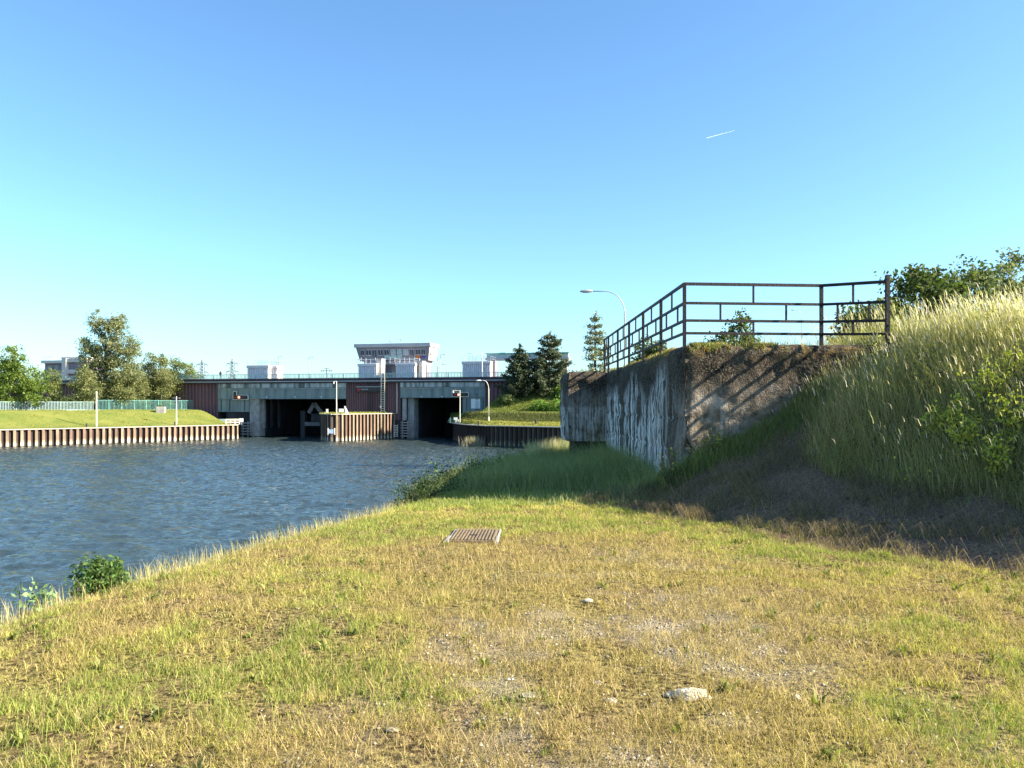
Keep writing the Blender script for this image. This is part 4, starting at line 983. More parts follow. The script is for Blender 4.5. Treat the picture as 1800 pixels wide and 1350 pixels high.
# display board on the middle cladding
u0, u1 = bu(627.5), bu(672); bd = bthing('display_board', 'long dark display board with a red end on the middle maroon cladding', 'display board', u0, -.35, bz(650,688.5))
hb = bz(650,680.5)-bz(650,688.5)
lput(MB().box(0, u1-u0, -.1, .3, 0, hb), 'casing', 'steel_dark', bd, bevel=.03)
lput(MB().box(.3, 1.1, -.13, -.102, .15, hb-.25), 'red_panel', 'red', bd)
mbx = MB()
for i in range(9): mbx.box(1.35+i*.2, 1.48+i*.2, -.12, -.102, hb*.42, hb*.42+.22)
lput(mbx, 'text_line', 'galv', bd)
lput(MB().box(-.1, u1-u0+.1, -.2, .05, hb+.002, hb+.14), 'hood', 'galv', bd)
# signal lights
def signal(label, px0, px1, py0, py1, pxs, pys, w=-.5):
    u0, u1 = bu(px0), bu(px1); z0, z1 = bz(px0, py1), bz(px0, py0); zs = bz(px0, pys); us = bu(pxs)
    t = bthing('signal_light', label, 'signal light', u0, w, z0, 'lock signal lights')
    W, Hh, Hs, Ws = u1-u0, z1-z0, zs-z0, us-u0
    mb = MB().box(0, W, 0, .3, 0, Hh); mb.box(0, Ws, 0, .3, Hh+.002, Hs); lput(mb, 'housing', 'steel_dark', t, bevel=.02)
    fr = MB(); b_ = .11
    fr.box(-b_, 0, -.06, .2, -b_, Hs+b_).box(-.0, W+b_, -.06, .2, -b_, -.003).box(W, W+b_, -.06, .2, 0, Hh+b_).box(Ws, W, -.06, .2, Hh+.004, Hh+b_).box(Ws+.002, Ws+b_, -.06, .2, Hh+b_+.003, Hs+b_).box(0, Ws, -.06, .2, Hs+.003, Hs+b_)
    lput(fr, 'rim', 'cream', t)
    for q, m_ in ((.2,'red'), (.40,'redlamp'), (.85,'steel_dark')):
        mb = MB(); c_ = Vector((W*q, 0, Hh*.5)); mb.tube([c_+Vector((0,-.14,0)), c_+Vector((0,-.003,0))], Hh*.27, 12); lput(mb, 'lamp', m_, t)
    return t
signal('L shaped signal light with one red lamp lit left of the left opening', 412, 437.5, 695, 702, 417.5, 688.5)
signal('L shaped signal light with one red lamp lit right of the right opening', 796, 824, 690.5, 697, 802, 685.5)
# lock opening equipment: gabled frame in the left chamber
gf = bthing('gantry', 'pale gabled steel frame and beam inside the dark left lock opening', 'gantry', bu(553, 5), 5, 0)
M['gant'] = mat('dull_steel', (.19,.175,.18), (.13,.12,.125), .6, .7)
kk = 5; ub = lambda px: bu(px, kk)-bu(553, kk); zb_ = lambda py: bz(553, py, kk)
lput(MB().bar((ub(543),0,zb_(726)), (ub(553),0,zb_(709)), .5, 1.0).bar((ub(553),0,zb_(709)), (ub(566),0,zb_(726)), .5, 1.0), 'gable', 'gant', gf)
lput(MB().box(ub(537), ub(563), -.4, .4, zb_(748.5), zb_(742)), 'beam', 'gant', gf)
lput(MB().box(ub(545), ub(565), .5, 1.2, zb_(741), zb_(727)), 'panel', 'chamber', gf)
lput(MB().box(ub(528), ub(536), 0, 1, -.5, zb_(722)), 'column', 'chamber', gf)
# ------------------------------------------------------------------ huts on the deck
def hut(label, px0, px1, py0, w, d, roofrail=True, name='machine_hut', group='ribbed huts on the bridge deck'):
    u0, u1 = bu(px0, w), bu(px1, w); zt = bz(px0, py0, w)
    t = bthing(name, label, 'hut', u0, w, ZD, group); W, Hh = u1-u0, zt-ZD
    lput(MB().box(.12, W-.12, .12, d-.12, 0, Hh-.75), 'wall', 'huts', t)
    ribbed(0.1, W-.1, .1, 0, Hh-.753, t, 'ribbed_front', 'huts', .5, .12)
    lput(MB().box(W-.118, W-.02, .1, d-.1, 0, Hh-.753), 'side_wall', 'tower_pale', t)
    lput(MB().box(-.1, W+.1, -.15, d+.1, Hh-.75, Hh), 'roof', 'huts', t, bevel=.12)
    if roofrail:
        mb = MB(); n_ = max(3, int(W/1.6))
        for y_ in (0, d):
            for i in range(n_+1): q = W*i/n_; mb.box(q-.025, q+.025, y_-.025, y_+.025, Hh, Hh+1.1)
            for z in (.55, 1.1): mb.box(0, W, y_-.03, y_+.03, Hh+z-.06, Hh+z)
        for x_ in (0, W):
            for z in (.55, 1.1): mb.box(x_-.025, x_+.025, .031, d-.031, Hh+z-.055, Hh+z-.005)
        lput(mb, 'roof_rail', 'galv', t)
    return t
hut('pale ribbed hut with roof railing at the left end of the bridge', 434, 472, 642, 3, 5)
hut('narrow dark and pale annex hut beside the left ribbed hut', 476, 487, 643, 4.5, 3, True)
hut('ribbed hut under the left part of the control tower', 629, 662, 639, 3, 4)
hut('ribbed hut under the right part of the control tower', 695, 730, 638, 3, 4)
hut('widest ribbed hut at the right end of the bridge', 812, 862, 635, 3, 5)
def column(label, px0, px1, py0, w, m='tower_pale', d=2.5):
    u0, u1 = bu(px0, w), bu(px1, w); t = bthing('stair_column', label, 'column', u0, w, ZD); lput(MB().box(0, u1-u0, 0, d, 0, bz(px0, py0, w)-ZD), 'shaft', m, t)
    lput(MB().box(-.1, u1-u0+.1, -.1, d+.1, bz(px0,py0,w)-ZD+.003, bz(px0,py0,w)-ZD+.25), 'cap', 'tower_roof', t); return t
column('bright pale column between the left tower hut and the tower support', 663, 670.5, 632, 4); column('bright pale column right of the right tower hut', 736.5, 742, 636, 4)
column('dark column under the right end of the long beam', 863, 870, 636, 5, 'tower')
# control tower
w0 = 7.0; ct0, ct1 = bu(624, w0), bu(755.5, w0); tw = bthing('control_tower', 'purple grey control tower with a long row of windows above the bridge', 'tower', ct0, w0, ZD)
W = ct1-ct0; zz = lambda py: bz(690, py, w0)-ZD; dT = 7.0
zt0, zt1, zr0, zr1 = zz(634), zz(610), zz(610), zz(603.5)
ins = .95
lput(MB().hexa([(ins,ins,zt0),(W-ins*.8,ins,zt0),(W-ins*.8,dT-.5,zt0),(ins,dT-.5,zt0),(0.15,.15,zt1),(W-.15,.15,zt1),(W-.15,dT,zt1),(.15,dT,zt1)]), 'body', 'tower', tw)
lput(MB().box(-.2, W+.2, -.3, dT+.4, zr0+.003, zr1), 'roof', 'tower_roof', tw, bevel=.05)
lput(MB().box(2.0, W-1.6, 1.2, dT-.5, zt0-.9, zt0-.003), 'floor_slab', 'tower_roof', tw)
zw0, zw1 = zz(624.5), zz(614)
def face_y(z): return ins+(0.15-ins)*(z-zt0)/(zt1-zt0)
def winx(zx): return bu(600+zx/9.0, w0)-ct0
wins = [(298,355,'p'),(375,465,'p'),(475,550,'d'),(570,650,'n'),(670,745,'n'),(770,850,'s'),(870,945,'s'),(965,1050,'s'),(1070,1140,'d'),(1165,1245,'n'),(1255,1320,'n')]
for a, b_, ty in wins:
    x0, x1 = winx(a), winx(b_); z0, z1 = (zw0 if ty != 'd' else zw0-1.2), zw1
    f = MB(); ya, yb = face_y(z0)-.03, face_y(z1)-.03
    def fq(xa, xb, za, zb2, off, mb):
        y1_, y2_ = face_y(za), face_y(zb2)
        mb.hexa([(xa,y1_-off-.05,za),(xb,y1_-off-.05,za),(xb,y1_-off,za),(xa,y1_-off,za),(xa,y2_-off-.05,zb2),(xb,y2_-off-.05,zb2),(xb,y2_-off,zb2),(xa,y2_-off,zb2)])
    fq(x0, x1, z0, z1, .004, f); fo = lput(f, 'window' if ty != 'd' else 'door', 'huts', tw)
    g_ = MB(); nn = 2
    for i in range(nn):
        xa = x0+(x1-x0)*(i+.08)/nn; xb = x0+(x1-x0)*(i+.92)/nn
        if ty == 's':
            zm = (z0+z1)/2; fq(xa, xb, z0+.12, zm-.05, .058, g_); fq(xa, xb, zm+.05, z1-.12, .058, g_)
        else: fq(xa, xb, z0+.12, z1-.12, .058, g_)
    lput(g_, 'pane', 'skyglass' if ty == 's' else 'glass', fo)
def panel(a, b_, py0, py1, m_, nm):
    mb = MB(); x0, x1 = winx(a), winx(b_); z0, z1 = zz(py1), zz(py0); y1_, y2_ = face_y(z0)-.12, face_y(z1)-.12
    mb.hexa([(x0,y1_-.06,z0),(x1,y1_-.06,z0),(x1,y1_,z0),(x0,y1_,z0),(x0,y2_-.06,z1),(x1,y2_-.06,z1),(x1,y2_,z1),(x0,y2_,z1)]); lput(mb, nm, m_, tw)
panel(665, 950, 624.8, 630, 'turq_pale', 'name_panel'); panel(1170, 1235, 624.8, 630.5, 'orange', 'orange_emblem'); panel(1250, 1315, 626, 629.8, 'blue', 'blue_emblem')
lput(MB().hexa([(W-ins*.8+.003,ins+.3,zt0+.3),(W-ins*.8+.06,ins+.3,zt0+.3),(W-ins*.8+.06,dT-.8,zt0+.3),(W-ins*.8+.003,dT-.8,zt0+.3),(W-.147,.3,zt1-.02),(W-.09,.3,zt1-.02),(W-.09,dT-.1,zt1-.02),(W-.147,dT-.1,zt1-.02)]), 'side_wall', 'tower_pale', tw)  # sun-facing side painted pale to stand for sunlight on it
for i in range(3): lput(MB().box(W-.35, W-.10+.12, 1.4+i*1.7, 2.6+i*1.7, zw0+.3, zw1), 'side_window', 'orange' if False else 'huts', tw)
ps = lambda px: bu(px, w0)-ct0
lput(MB().box(ps(668), ps(684), 2.0, 5.5, 0, zt0-.905), 'support', 'tower', tw)
lput(MB().box(ps(741.5), ps(745), 2.0, 5.0, 0, zt0-.905), 'support', 'tower', tw)
for (px, py, hh) in [(680,598.5,1),(700,595,1),(716.5,592,1),(732.5,583,1),(739.5,592,1)]:
    a_ = MB(); q = ps(px); a_.box(q-.04, q+.04, 1.5, 1.58, zr1+.002, zz(py))
    if px == 680: a_.box(q+.55, q+.63, 1.5, 1.58, zr1+.002, zz(py)).box(q+.041, q+.549, 1.5, 1.58, zz(py)-.12, zz(py)-.02)
    if px == 700: a_.box(q-.5, q-.041, 1.5, 1.58, zz(py)-.35, zz(py)-.25).box(q+.041, q+.5, 1.5, 1.58, zz(py)-.35, zz(py)-.25)
    lput(a_, 'antenna', 'galv', tw)
# railing clutter between the tower and the huts
mb = MB()
for i in range(14):
    q = ps(632)+i*(ps(742)-ps(632))/13; mb.box(q-.05, q+.05, -2.0, -1.9, zz(639), zz(639)+1.0+.5*random.random())
mb.box(ps(632), ps(742), -2.03, -1.93, zz(639)+.9, zz(639)+1.0); lput(mb, 'walkway_rail', 'white', tw)
# long glazed beam on the right
wB = 9.0; gb = bthing('gallery', 'long grey beam with a turquoise glazed gallery behind the pine trees', 'gallery', bu(853, wB), wB, bz(853,633,wB))
Lb = bu(1000, wB)-bu(853, wB); zq = lambda py: bz(870, py, wB)-bz(853, 633, wB)
lput(MB().box(0, Lb, 0, 3, zq(633), zq(628.5)), 'beam', 'tower_roof', gb)
lput(MB().box(.3, Lb-.2, .3, 2.7, zq(628.5)+.003, zq(622)), 'glazing', 'turq_pale', gb)
lput(MB().box(0, Lb, -.1, 3.1, zq(622)+.003, zq(620.8)), 'roof', 'turq', gb)
for q in (.16, .38): lput(MB().box(Lb*q, Lb*q+1.6, 1, 2, zq(620.8)+.003, zq(619.4)), 'roof_light', 'turq', gb)
lput(MB().box(Lb*.9, Lb*.9+1.5, .5, 2.5, -16, zq(633)-.003), 'leg', 'tower', gb)
# lamps on the deck
for (px, py, w, dirn, lab) in [(489,626.5,8,1,'street lamp with a forked head right of the left annex hut'),(543,627.5,8,1,'street lamp standing alone on the bridge between the left hut and the tower'),(774,623,8,1,'tallest street lamp on the bridge right of the control tower'),(785,640,9,-1,'lowest street lamp on the bridge right of the control tower'),(769,629,9,1,'slim street lamp just right of the control tower'),(831,621.5,11,-1,'street lamp behind the widest ribbed hut')]:
    u = bu(px, w); t = bthing('street_lamp', lab, 'street lamp', u, w, ZD, 'street lamps on the bridge deck'); hh = bz(px, py, w)-ZD
    lput(MB().tube([(0,0,0),(0,0,hh*.6),(0,0,hh)], [.11,.08,.07], 8), 'pole', 'galv', t)
    lput(MB().box(min(0,dirn*.75)+.08*(dirn>0), max(0,dirn*.75)-.08*(dirn<0), -.05, .05, hh-.1, hh-.02), 'arm', 'galv', t)
    lput(MB().box(min(dirn*.752,dirn*1.3), max(dirn*.752,dirn*1.3), -.12, .12, hh-.14, hh+.02), 'lamp_head', 'galv', t, bevel=.03)
t = bthing('camera_mast', 'low mast with cross arms and small devices on the bridge', 'mast', bu(574, 4), 4, ZD); hh = bz(574, 647.5, 4)-ZD
mb = MB().box(-.06,.06,-.06,.06,0,hh-.1); lput(mb, 'pole', 'steel_dark', t)
mb = MB().box(-.7,.7,-.05,.05,hh-.098,hh).box(-1.5,1.5,-.05,.05,hh-.62,hh-.52)
for q in (-1.4,-.9,.9,1.4): mb.box(q-.09, q+.09, -.1, .1, hh-.80, hh-.622)
lput(mb, 'cross_arm', 'steel_dark', t)
# white pole in front of the right hut and small objects on deck
t = bthing('pole', 'bright white slim pole in front of the widest ribbed hut', 'pole', bu(847.5, 1), 1, ZD); lput(MB().tube([(0,0,0),(0,0,bz(847,617,1)-ZD)], [.13,.08], 8), 'shaft', 'white', t); lput(MB().box(-.16,.16,-.16,.16,-.1,.16), 'foot', 'white', t)
t = bthing('person', 'dark silhouetted person standing on the bridge at its left end', 'person', bu(387.5, 1), 1, ZD)
# ------------------------------------------------------------------ person (upper body above the parapet)
def person(root):
    vs = [(0,0,.95),(0,0,1.15),(0,0,1.38),(0,0,1.50),(0,0,1.60),(0,-.01,1.70),(.20,0,1.40),(.26,.02,1.12),(.22,-.12,.93),(-.20,0,1.40),(-.26,.02,1.12),(-.22,-.12,.93),(.09,0,.88),(.10,0,.48),(.10,.02,.06),(.10,-.12,.03),(-.09,0,.88),(-.10,0,.48),(-.10,.02,.06),(-.10,-.12,.03)]
    ed = [(0,1),(1,2),(2,3),(3,4),(4,5),(2,6),(6,7),(7,8),(2,9),(9,10),(10,11),(0,12),(12,13),(13,14),(14,15),(0,16),(16,17),(17,18),(18,19)]
    rd = [.15,.15,.16,.06,.095,.09,.07,.055,.04,.07,.055,.04,.10,.07,.05,.04,.10,.07,.05,.04]
    me = bpy.data.meshes.new('body'); me.from_pydata(vs, ed, []); o = bpy.data.objects.new('body', me); COL.objects.link(o); o.parent = root
    sk = o.modifiers.new('skin', 'SKIN'); 
    for v, r in zip(me.skin_vertices[0].data, rd): v.radius = (r, r*.75)
    me.skin_vertices[0].data[0].use_root = True
    ss = o.modifiers.new('sub', 'SUBSURF'); ss.levels = 1; ss.render_levels = 1
    me.materials.append(M['steel_dark']); return o
bo = person(t); t.scale = (1.25,1.25,1.25)
# ------------------------------------------------------------------ pylons
def pylon(label, px, ytop, Y):
    X = X_(px, Y); zt = Z_(ytop, Y); zb = 6.0; t = thing('pylon', label, 'pylon', (X, Y, zb), 'pylons behind the bridge'); hh = zt-zb; w = 3.2; mb = MB()
    def hw(z): return 2.4*(1-z/hh)*.6+.9 if z < hh*.93 else 1.1*(1-(z-hh*.93)/(hh*.07))+.05
    lv = np.linspace(0, hh*.93, 15)
    for sx in (-1,1):
        for sy in (-1,1): 
            mb.bar((sx*hw(0)*1.5, sy*hw(0)*1.5, 0), (sx*hw(hh*.93), sy*hw(hh*.93), hh*.93), .55); mb.bar((sx*hw(hh*.92), sy*hw(hh*.92), hh*.93), (0,0,hh), .4)
    for i in range(len(lv)-1):
        k0 = hw(0)*1.5+(hw(hh*.93)-hw(0)*1.5)*lv[i]/(hh*.93); k1 = hw(0)*1.5+(hw(hh*.93)-hw(0)*1.5)*lv[i+1]/(hh*.93)
        for sy in (-1,1): mb.bar((-k0,sy*k0,lv[i]), (k1,sy*k1,lv[i+1]), .28).bar((k0,sy*k0,lv[i]), (-k1,sy*k1,lv[i+1]), .28)
    mb.build('lattice', M['pylon'], t, local=True)
    for z, L_ in ((hh*.88, 4.4), (hh*.72, 4.8)):
        a_ = MB(); 
        for s_ in (-1,1): a_.bar((0,0,z), (s_*L_,0,z), .45).bar((0,0,z+1.6), (s_*L_,0,z+.1), .3)
        for s_ in (-1,1): a_.box(s_*L_-.15, s_*L_+.15, -.15, .15, z-2.4, z-.25)
        a_.build('cross_arm', M['pylon'], t, local=True)
pylon('lattice pylon farther left above the bridge parapet', 355.5, 631, 620); pylon('lattice pylon nearer the left ribbed hut', 408.5, 629.5, 610)
# ------------------------------------------------------------------ things on the pier (island)
def isl(px, Y): return Vector((X_(px, Y), Y, ZI+.2))
t0 = isl(591.5, 174.5); t = thing('street_lamp', 'white lamp post with a hooked head on the pointed pier', 'street lamp', t0); hh = Z_(670,174.5)-t0.z
lput(MB().tube([(0,0,0),(0,0,hh*.5),(0,0,hh)], [.13,.10,.09], 8), 'pole', 'cream', t)
lput(MB().box(-.6,-.09,-.06,.06,hh-.14,hh), 'arm', 'cream', t); lput(MB().box(-.72,-.5,-.14,.14,hh-.62,hh-.142), 'lamp_head', 'white', t, bevel=.05)
def signboard(label, px0, px1, py0, py1, Y, z0, m='white', name='sign'):
    X0, X1 = X_(px0,Y), X_(px1,Y); zt, zb = Z_(py0,Y), Z_(py1,Y); t = thing(name, label, 'sign', ((X0+X1)/2, Y, z0)); hw_ = (X1-X0)/2
    lput(MB().box(-hw_, hw_, -.05, .05, zb-z0, zt-z0), 'board', m, t, bevel=.02)
    lput(MB().box(-.07,.07,.06,.16,0,zb-z0+.3), 'post', 'galv', t); return t
signboard('blank white square sign on the pointed pier right of the lamp post', 595.5, 604, 718.5, 724.5, 176, ZI+.2)
signboard('narrow white sign at the left end of the pointed pier', 573, 577, 719, 725.5, 176.5, ZI+.2)
t0 = isl(610, 176.5); t = thing('marker', 'leaning white pointed marker on the pointed pier', 'marker', t0)
lput(MB().hexa([(-.35,-.25,0),(.35,-.25,0),(.35,.25,0),(-.35,.25,0),(-.62,-.1,1.7),(-.42,-.1,1.7),(-.42,.1,1.7),(-.62,.1,1.7)]), 'body', 'white', t)
t = bthing('notice', 'small white notice box at the foot of the middle maroon cladding', 'notice', bu(669.5), -.1, bz(669,717.5)); lput(MB().box(-.2,.2,-.1,.12,0,.65), 'box', 'white', t, bevel=.02)
Yp = 173.2; t = thing('poster', 'blue and white poster in a pale frame hung on the pier piles', 'poster', (X_(586.5,Yp)-.1, 171.3, Z_(763,Yp)))
lput(MB().box(-.62,.62,-.06,.0,.2,1.15), 'print', 'posterblue', t); lput(MB().box(-.82,-.625,-.1,.1,-.1,1.4).box(.625,.85,-.1,.1,-.1,1.4), 'frame', 'cream', t)
# ladder on the right end of the pier
t = thing('ladder', 'short pale ladder at the right end of the pier piles', 'ladder', (X_(692,187)+.45, 186.8, .4))
for i in range(7): lput(MB().box(-.3,.5,-.1,.1,.15+i*.42,.15+i*.42+.14), 'rung', 'cream', t)
lput(MB().box(-.4,-.303,-.1,.1,0,3.0), 'stile', 'cream', t); lput(MB().box(.503,.6,-.1,.1,0,3.0), 'stile', 'cream', t)
# ------------------------------------------------------------------ right bank things
Yr = 158.0; z0 = float(HR(X_(859,Yr), Yr)); streetlamp('cream street lamp with a curved arm on the right bank', (X_(859,Yr), Yr, z0), Z_(669,Yr)-z0, X_(859,Yr)-X_(846,Yr), 1.1, .11, -1, .22, 'cream')
Yr = 169.0; z0 = float(HR(X_(808.5,Yr), Yr)); t = thing('camera_post', 'slim cream post with a hooked camera arm before the right pier', 'post', (X_(808.5,Yr), Yr, z0)); hh = Z_(686,Yr)-z0
lput(MB().tube([(0,0,0),(0,0,hh)], [.11,.08], 8), 'pole', 'cream', t); lput(MB().box(-1.45,-.085,-.05,.05,hh-.12,hh-.01), 'arm', 'cream', t); lput(MB().box(-1.62,-1.3,-.14,.14,hh-.62,hh-.122), 'camera', 'white', t, bevel=.06)
signboard('white square sign beside the camera post on the right bank', 797.5, 804, 734, 738.5, 171, float(HR(X_(800,171), 171)))
for (px, Y, lab) in [(841,156.5,'dark bollard left of the curved arm lamp on the right bank'),(942,149.5,'dark bollard farthest right on the right bank wall')]:
    z0 = float(HR(X_(px,Y), Y)); t = thing('bollard', lab, 'bollard', (X_(px,Y), Y, z0), 'dark bollards on the quay'); lput(MB().tube([(0,0,-.1),(0,0,.7)], [.16,.14], 10), 'post', 'steel_dark', t); lput(MB().tube([(0,0,.702),(0,0,.85)], [.22,.2], 10), 'cap', 'steel_dark', t)
for i in range(3):
    pxx = (791.5, 801, 805)[i]; Yy = (178, 173, 172)[i]; z0 = 4.1
    t = thing('bollard', ('white bollard at the rounded corner of the right bank','white stub post left of the camera post base','white stub post touching the camera post base')[i], 'bollard', (X_(pxx,Yy), Yy, z0), 'white bollards on the right bank'); lput(MB().tube([(0,0,-.1),(0,0,(1.1,.7,.8)[i])], [.15,.13], 10), 'post', 'white', t)
conifer('pine_tree', 'shorter dark pine tree on the right embankment', (X_(914,177), 177, 8.6), Z_(610,177)-8.6, 5.4, (.028,.045,.022), (.06,.075,.035), 12, .95, .05, .12, .55, .28, .68, 36, .36)
conifer('pine_tree', 'taller greyer pine tree on the right embankment', (X_(966,178), 178, 9.6), Z_(588,178)-9.6, 6.4, (.045,.062,.032), (.10,.115,.06), 14, .92, .03, .06, .5, .28, .68, 34, .36)
for (px, Y, r, lab) in [(985,170,2.6,'bright green bush on the embankment beside the bunker end block'),(950,171,2.2,'bright green bush below the taller pine tree'),(890,174,1.6,'dull low bush below the shorter pine tree'),(992,176,2.4,'tall green bush highest on the embankment')]:
    z0 = float(HR(X_(px,Y), Y)); c1, c2 = ((.10,.19,.03), (.20,.30,.06)) if px != 890 else ((.07,.11,.04),(.16,.18,.07))
    b_ = tree('bush', lab, (X_(px,Y), Y, z0), [(0,0,r*.7,r,r,r*.6),(r*.6,0,r*.5,r*.7,r*.7,r*.5),(-r*.7,0,r*.4,r*.6,r*.7,r*.4)], c1, c2, nclump=70, per=45, cr=.32, leaf=.34, trunk_r=.1, limbs=10, group='bushes on the right embankment')
n = 900; x = rng.normal(X_(830,152), .9, n); y = 152.5+rng.random(n)*1.5
go, _ = blades('dry_reeds', np.stack([x, y, np.full(n, -.1)], -1), .6+1.9*rng.random(n)**2, .05+.03*rng.random(n), .05+.35*rng.random(n), rng.random(n)*6.3, vary(lerp((.55,.48,.36), (.3,.25,.18), rng.random(n))), M['grass'])
kind(go, 'stuff', 'pale dry reeds in the water before the curved sheet pile wall', 'reeds')
# ------------------------------------------------------------------ left bank things
def fenceline(label, pA, pB, h, m_bar, m_post, sp, bw, posts, group, base=True):
    pA, pB = Vector(pA), Vector(pB); d = (pB-pA); L_ = d.length; d.normalize(); t = thing('fence', label, 'fence', pA, group); mb = MB(); q = 0
    n_ = Vector((-d.y, d.x, 0)).normalized()*.02
    def bar_(q0, q1, z0, z1, mb, th=1):
        a = pA+d*q0; b_ = pA+d*q1; nn = n_*th; mb.hexa([a-nn+Vector((0,0,z0)), b_-nn+Vector((0,0,z0)), b_+nn+Vector((0,0,z0)), a+nn+Vector((0,0,z0)), a-nn+Vector((0,0,z1)), b_-nn+Vector((0,0,z1)), b_+nn+Vector((0,0,z1)), a+nn+Vector((0,0,z1))])
    while q < L_: bar_(q, q+bw, .15, h-.08, mb); q += sp
    mb.build('mesh_panel', m_bar, t)
    mb = MB(); bar_(0, L_, h-.078, h, mb, 2); 
    if base: bar_(0, L_, .02, .147, mb, 2)
    mb.build('rails', m_post, t); q = 0
    while q <= L_:
        mb = MB(); bar_(q, q+.09, 0, h+.05, mb, 3); mb.build('post', m_post, t); q += posts
    return t
pa_ = lbray(-8, 24); pb_ = lbray(168, 23); pc_ = lbray(348, 22.5)
for q in (pa_, pb_, pc_): q.z -= .05
fenceline('pale turquoise mesh fence with a white lower rail along the far left bank', pa_, pb_-(pb_-pa_).normalized()*.3, 2.0, M['turq_pale'], M['turq_pale'], .30, .075, 4.2, 'turquoise fences on the left bank')
fenceline('darker turquoise mesh fence in front of the slender trees', pb_, pc_, 2.4, M['turq'], M['turq'], .30, .05, 2.9, 'turquoise fences on the left bank')
for (px, b_, ytop, lab) in [(169.5, 3, 690, 'cream post lamp without arm on the left bank'), ]:
    p0 = lbray(px, b_); t = thing('lamp_post', lab, 'lamp post', p0); hh = Z_(ytop, p0.y)-p0.z
    lput(MB().tube([(0,0,0),(0,0,hh*.5),(0,0,hh)], [.17,.14,.12], 8), 'pole', 'cream', t); lput(MB().tube([(0,0,hh+.002),(0,0,hh+.22)], [.2,.08], 8), 'lamp_head', 'white', t)
p0 = lbray(310, 3); t = thing('mast', 'slim white mast with a ringed top platform on the left bank', 'mast', p0); hh = Z_(697,p0.y)-p0.z
lput(MB().tube([(0,0,0),(0,0,hh)], [.13,.09], 8), 'pole', 'white', t)
mb = MB()
for z in (hh-1.0, hh-.4): mb.box(-.7,.7,-.3,-.22,z,z+.1).box(-.7,.7,.22,.3,z,z+.1).box(-.78,-.702,-.3,.3,z,z+.1).box(.702,.78,-.3,.3,z,z+.1)
lput(mb, 'platform', 'galv', t)
for (px, lab) in [(152.5,'dark bollard left of the cream post lamp on the left quay'),(307.5,'dark bollard beside the slim white mast on the left quay')]:
    p0 = lbray(px, .9); t = thing('bollard', lab, 'bollard', p0, 'dark bollards on the quay'); lput(MB().tube([(0,0,-.2),(0,0,.62)], [.17,.15], 10), 'post', 'steel_dark', t); lput(MB().tube([(0,0,.622),(0,0,.78)], [.23,.2], 10), 'cap', 'steel_dark', t)
p0 = lbray(283, 16); t = tag(MB().box(-.95,.95,-.9,.9,-.6,1.35).build('concrete_block', M['concrete'], None, bevel=.05), 'square pale concrete block set in the green left bank', 'block'); t.location = p0; t.rotation_euler = (0,0,.2)
plant('shrub', 'small shrub growing above the concrete block', lbray(280, 19), 16, 1.6, .9, .25, (.06,.11,.03), (.14,.2,.05), 24, 'shrub')
pA, pB = lbray(397, 1.6), lbray(421, 1.2); t = thing('guard_rail', 'short cream guard rail at the end of the left quay', 'guard rail', pA)
for z in (.35, .75, 1.15): MB().bar(pA+Vector((0,0,z)), pB+Vector((0,0,z)), .08, .12).build('rail', M['cream'], t)
for q in (0,.33,.66,1): p_ = pA.lerp(pB, q); MB().box(p_.x-.08, p_.x+.08, p_.y-.08, p_.y+.08, p_.z-.1, p_.z+1.25).build('post', M['cream'], t)
p0 = lbray(424.5, 1.0); t = thing('sign', 'white board at the end of the short cream guard rail', 'sign', p0); lput(MB().box(-.42,.42,-.05,.05,.45,1.35), 'board', 'white', t); lput(MB().box(-.06,.06,.052,.15,-.2,1.0), 'post', 'galv', t)
# left trees
O1, O2 = (.085,.115,.035), (.22,.24,.075)
p0 = lbray(22, 27); tree('tree', 'dense bright green broadleaf tree nearest the left border', p0, [(0,0,11.5,3.2,3.2,4.0),(-4.2,0,9,3.5,3.5,3.5),(3.2,0,7.2,4,3.6,3.5),(0,0,5.0,6,4.5,4.5),(5.4,0,3.2,2.8,2.8,2.8),(-6,0,5,4,4,5)], (.075,.125,.022), (.20,.26,.05), nclump=260, per=70, cr=.62, leaf=.42, trunk_r=.4, limbs=26)
p0 = lbray(92, 30); tree('tree', 'small thin leaved tree before the concrete building', p0, [(0,0,7.2,2.2,2.2,2.6),(1.2,0,4,2.2,2.2,2.5)], O1, O2, nclump=55, per=45, cr=.5, leaf=.36, trunk_r=.16)
p0 = lbray(186, 27); tall = tree('tree', 'tallest airy poplar with a dark mistletoe ball on the left bank', p0, [(-2.2,0,20.8,2.4,2.2,3.4),(2.8,0,20.2,3.0,2.6,3.2),(-4.2,0,14.4,3.0,2.6,3.4),(5.6,0,14.6,3.0,2.6,4.0),(.6,0,14,4.2,3.0,4.4),(-3.4,0,9.2,4.2,3.0,3.4),(4.2,0,9.2,4.4,3.0,3.4),(0,0,5,3.6,2.6,3.2)], (.12,.14,.06), (.31,.31,.15), nclump=520, per=50, cr=.56, leaf=.40, trunk_r=.36, limbs=70)
tp = p0+Vector((.4,-.5,19.8)); MB().lump(tp, .62, (1,1,.9), (18,13), .5, 9).build('mistletoe', mat('mistletoe_green', (.035,.05,.018), (.07,.09,.03), 3, .9, .6), tall, smooth=False)
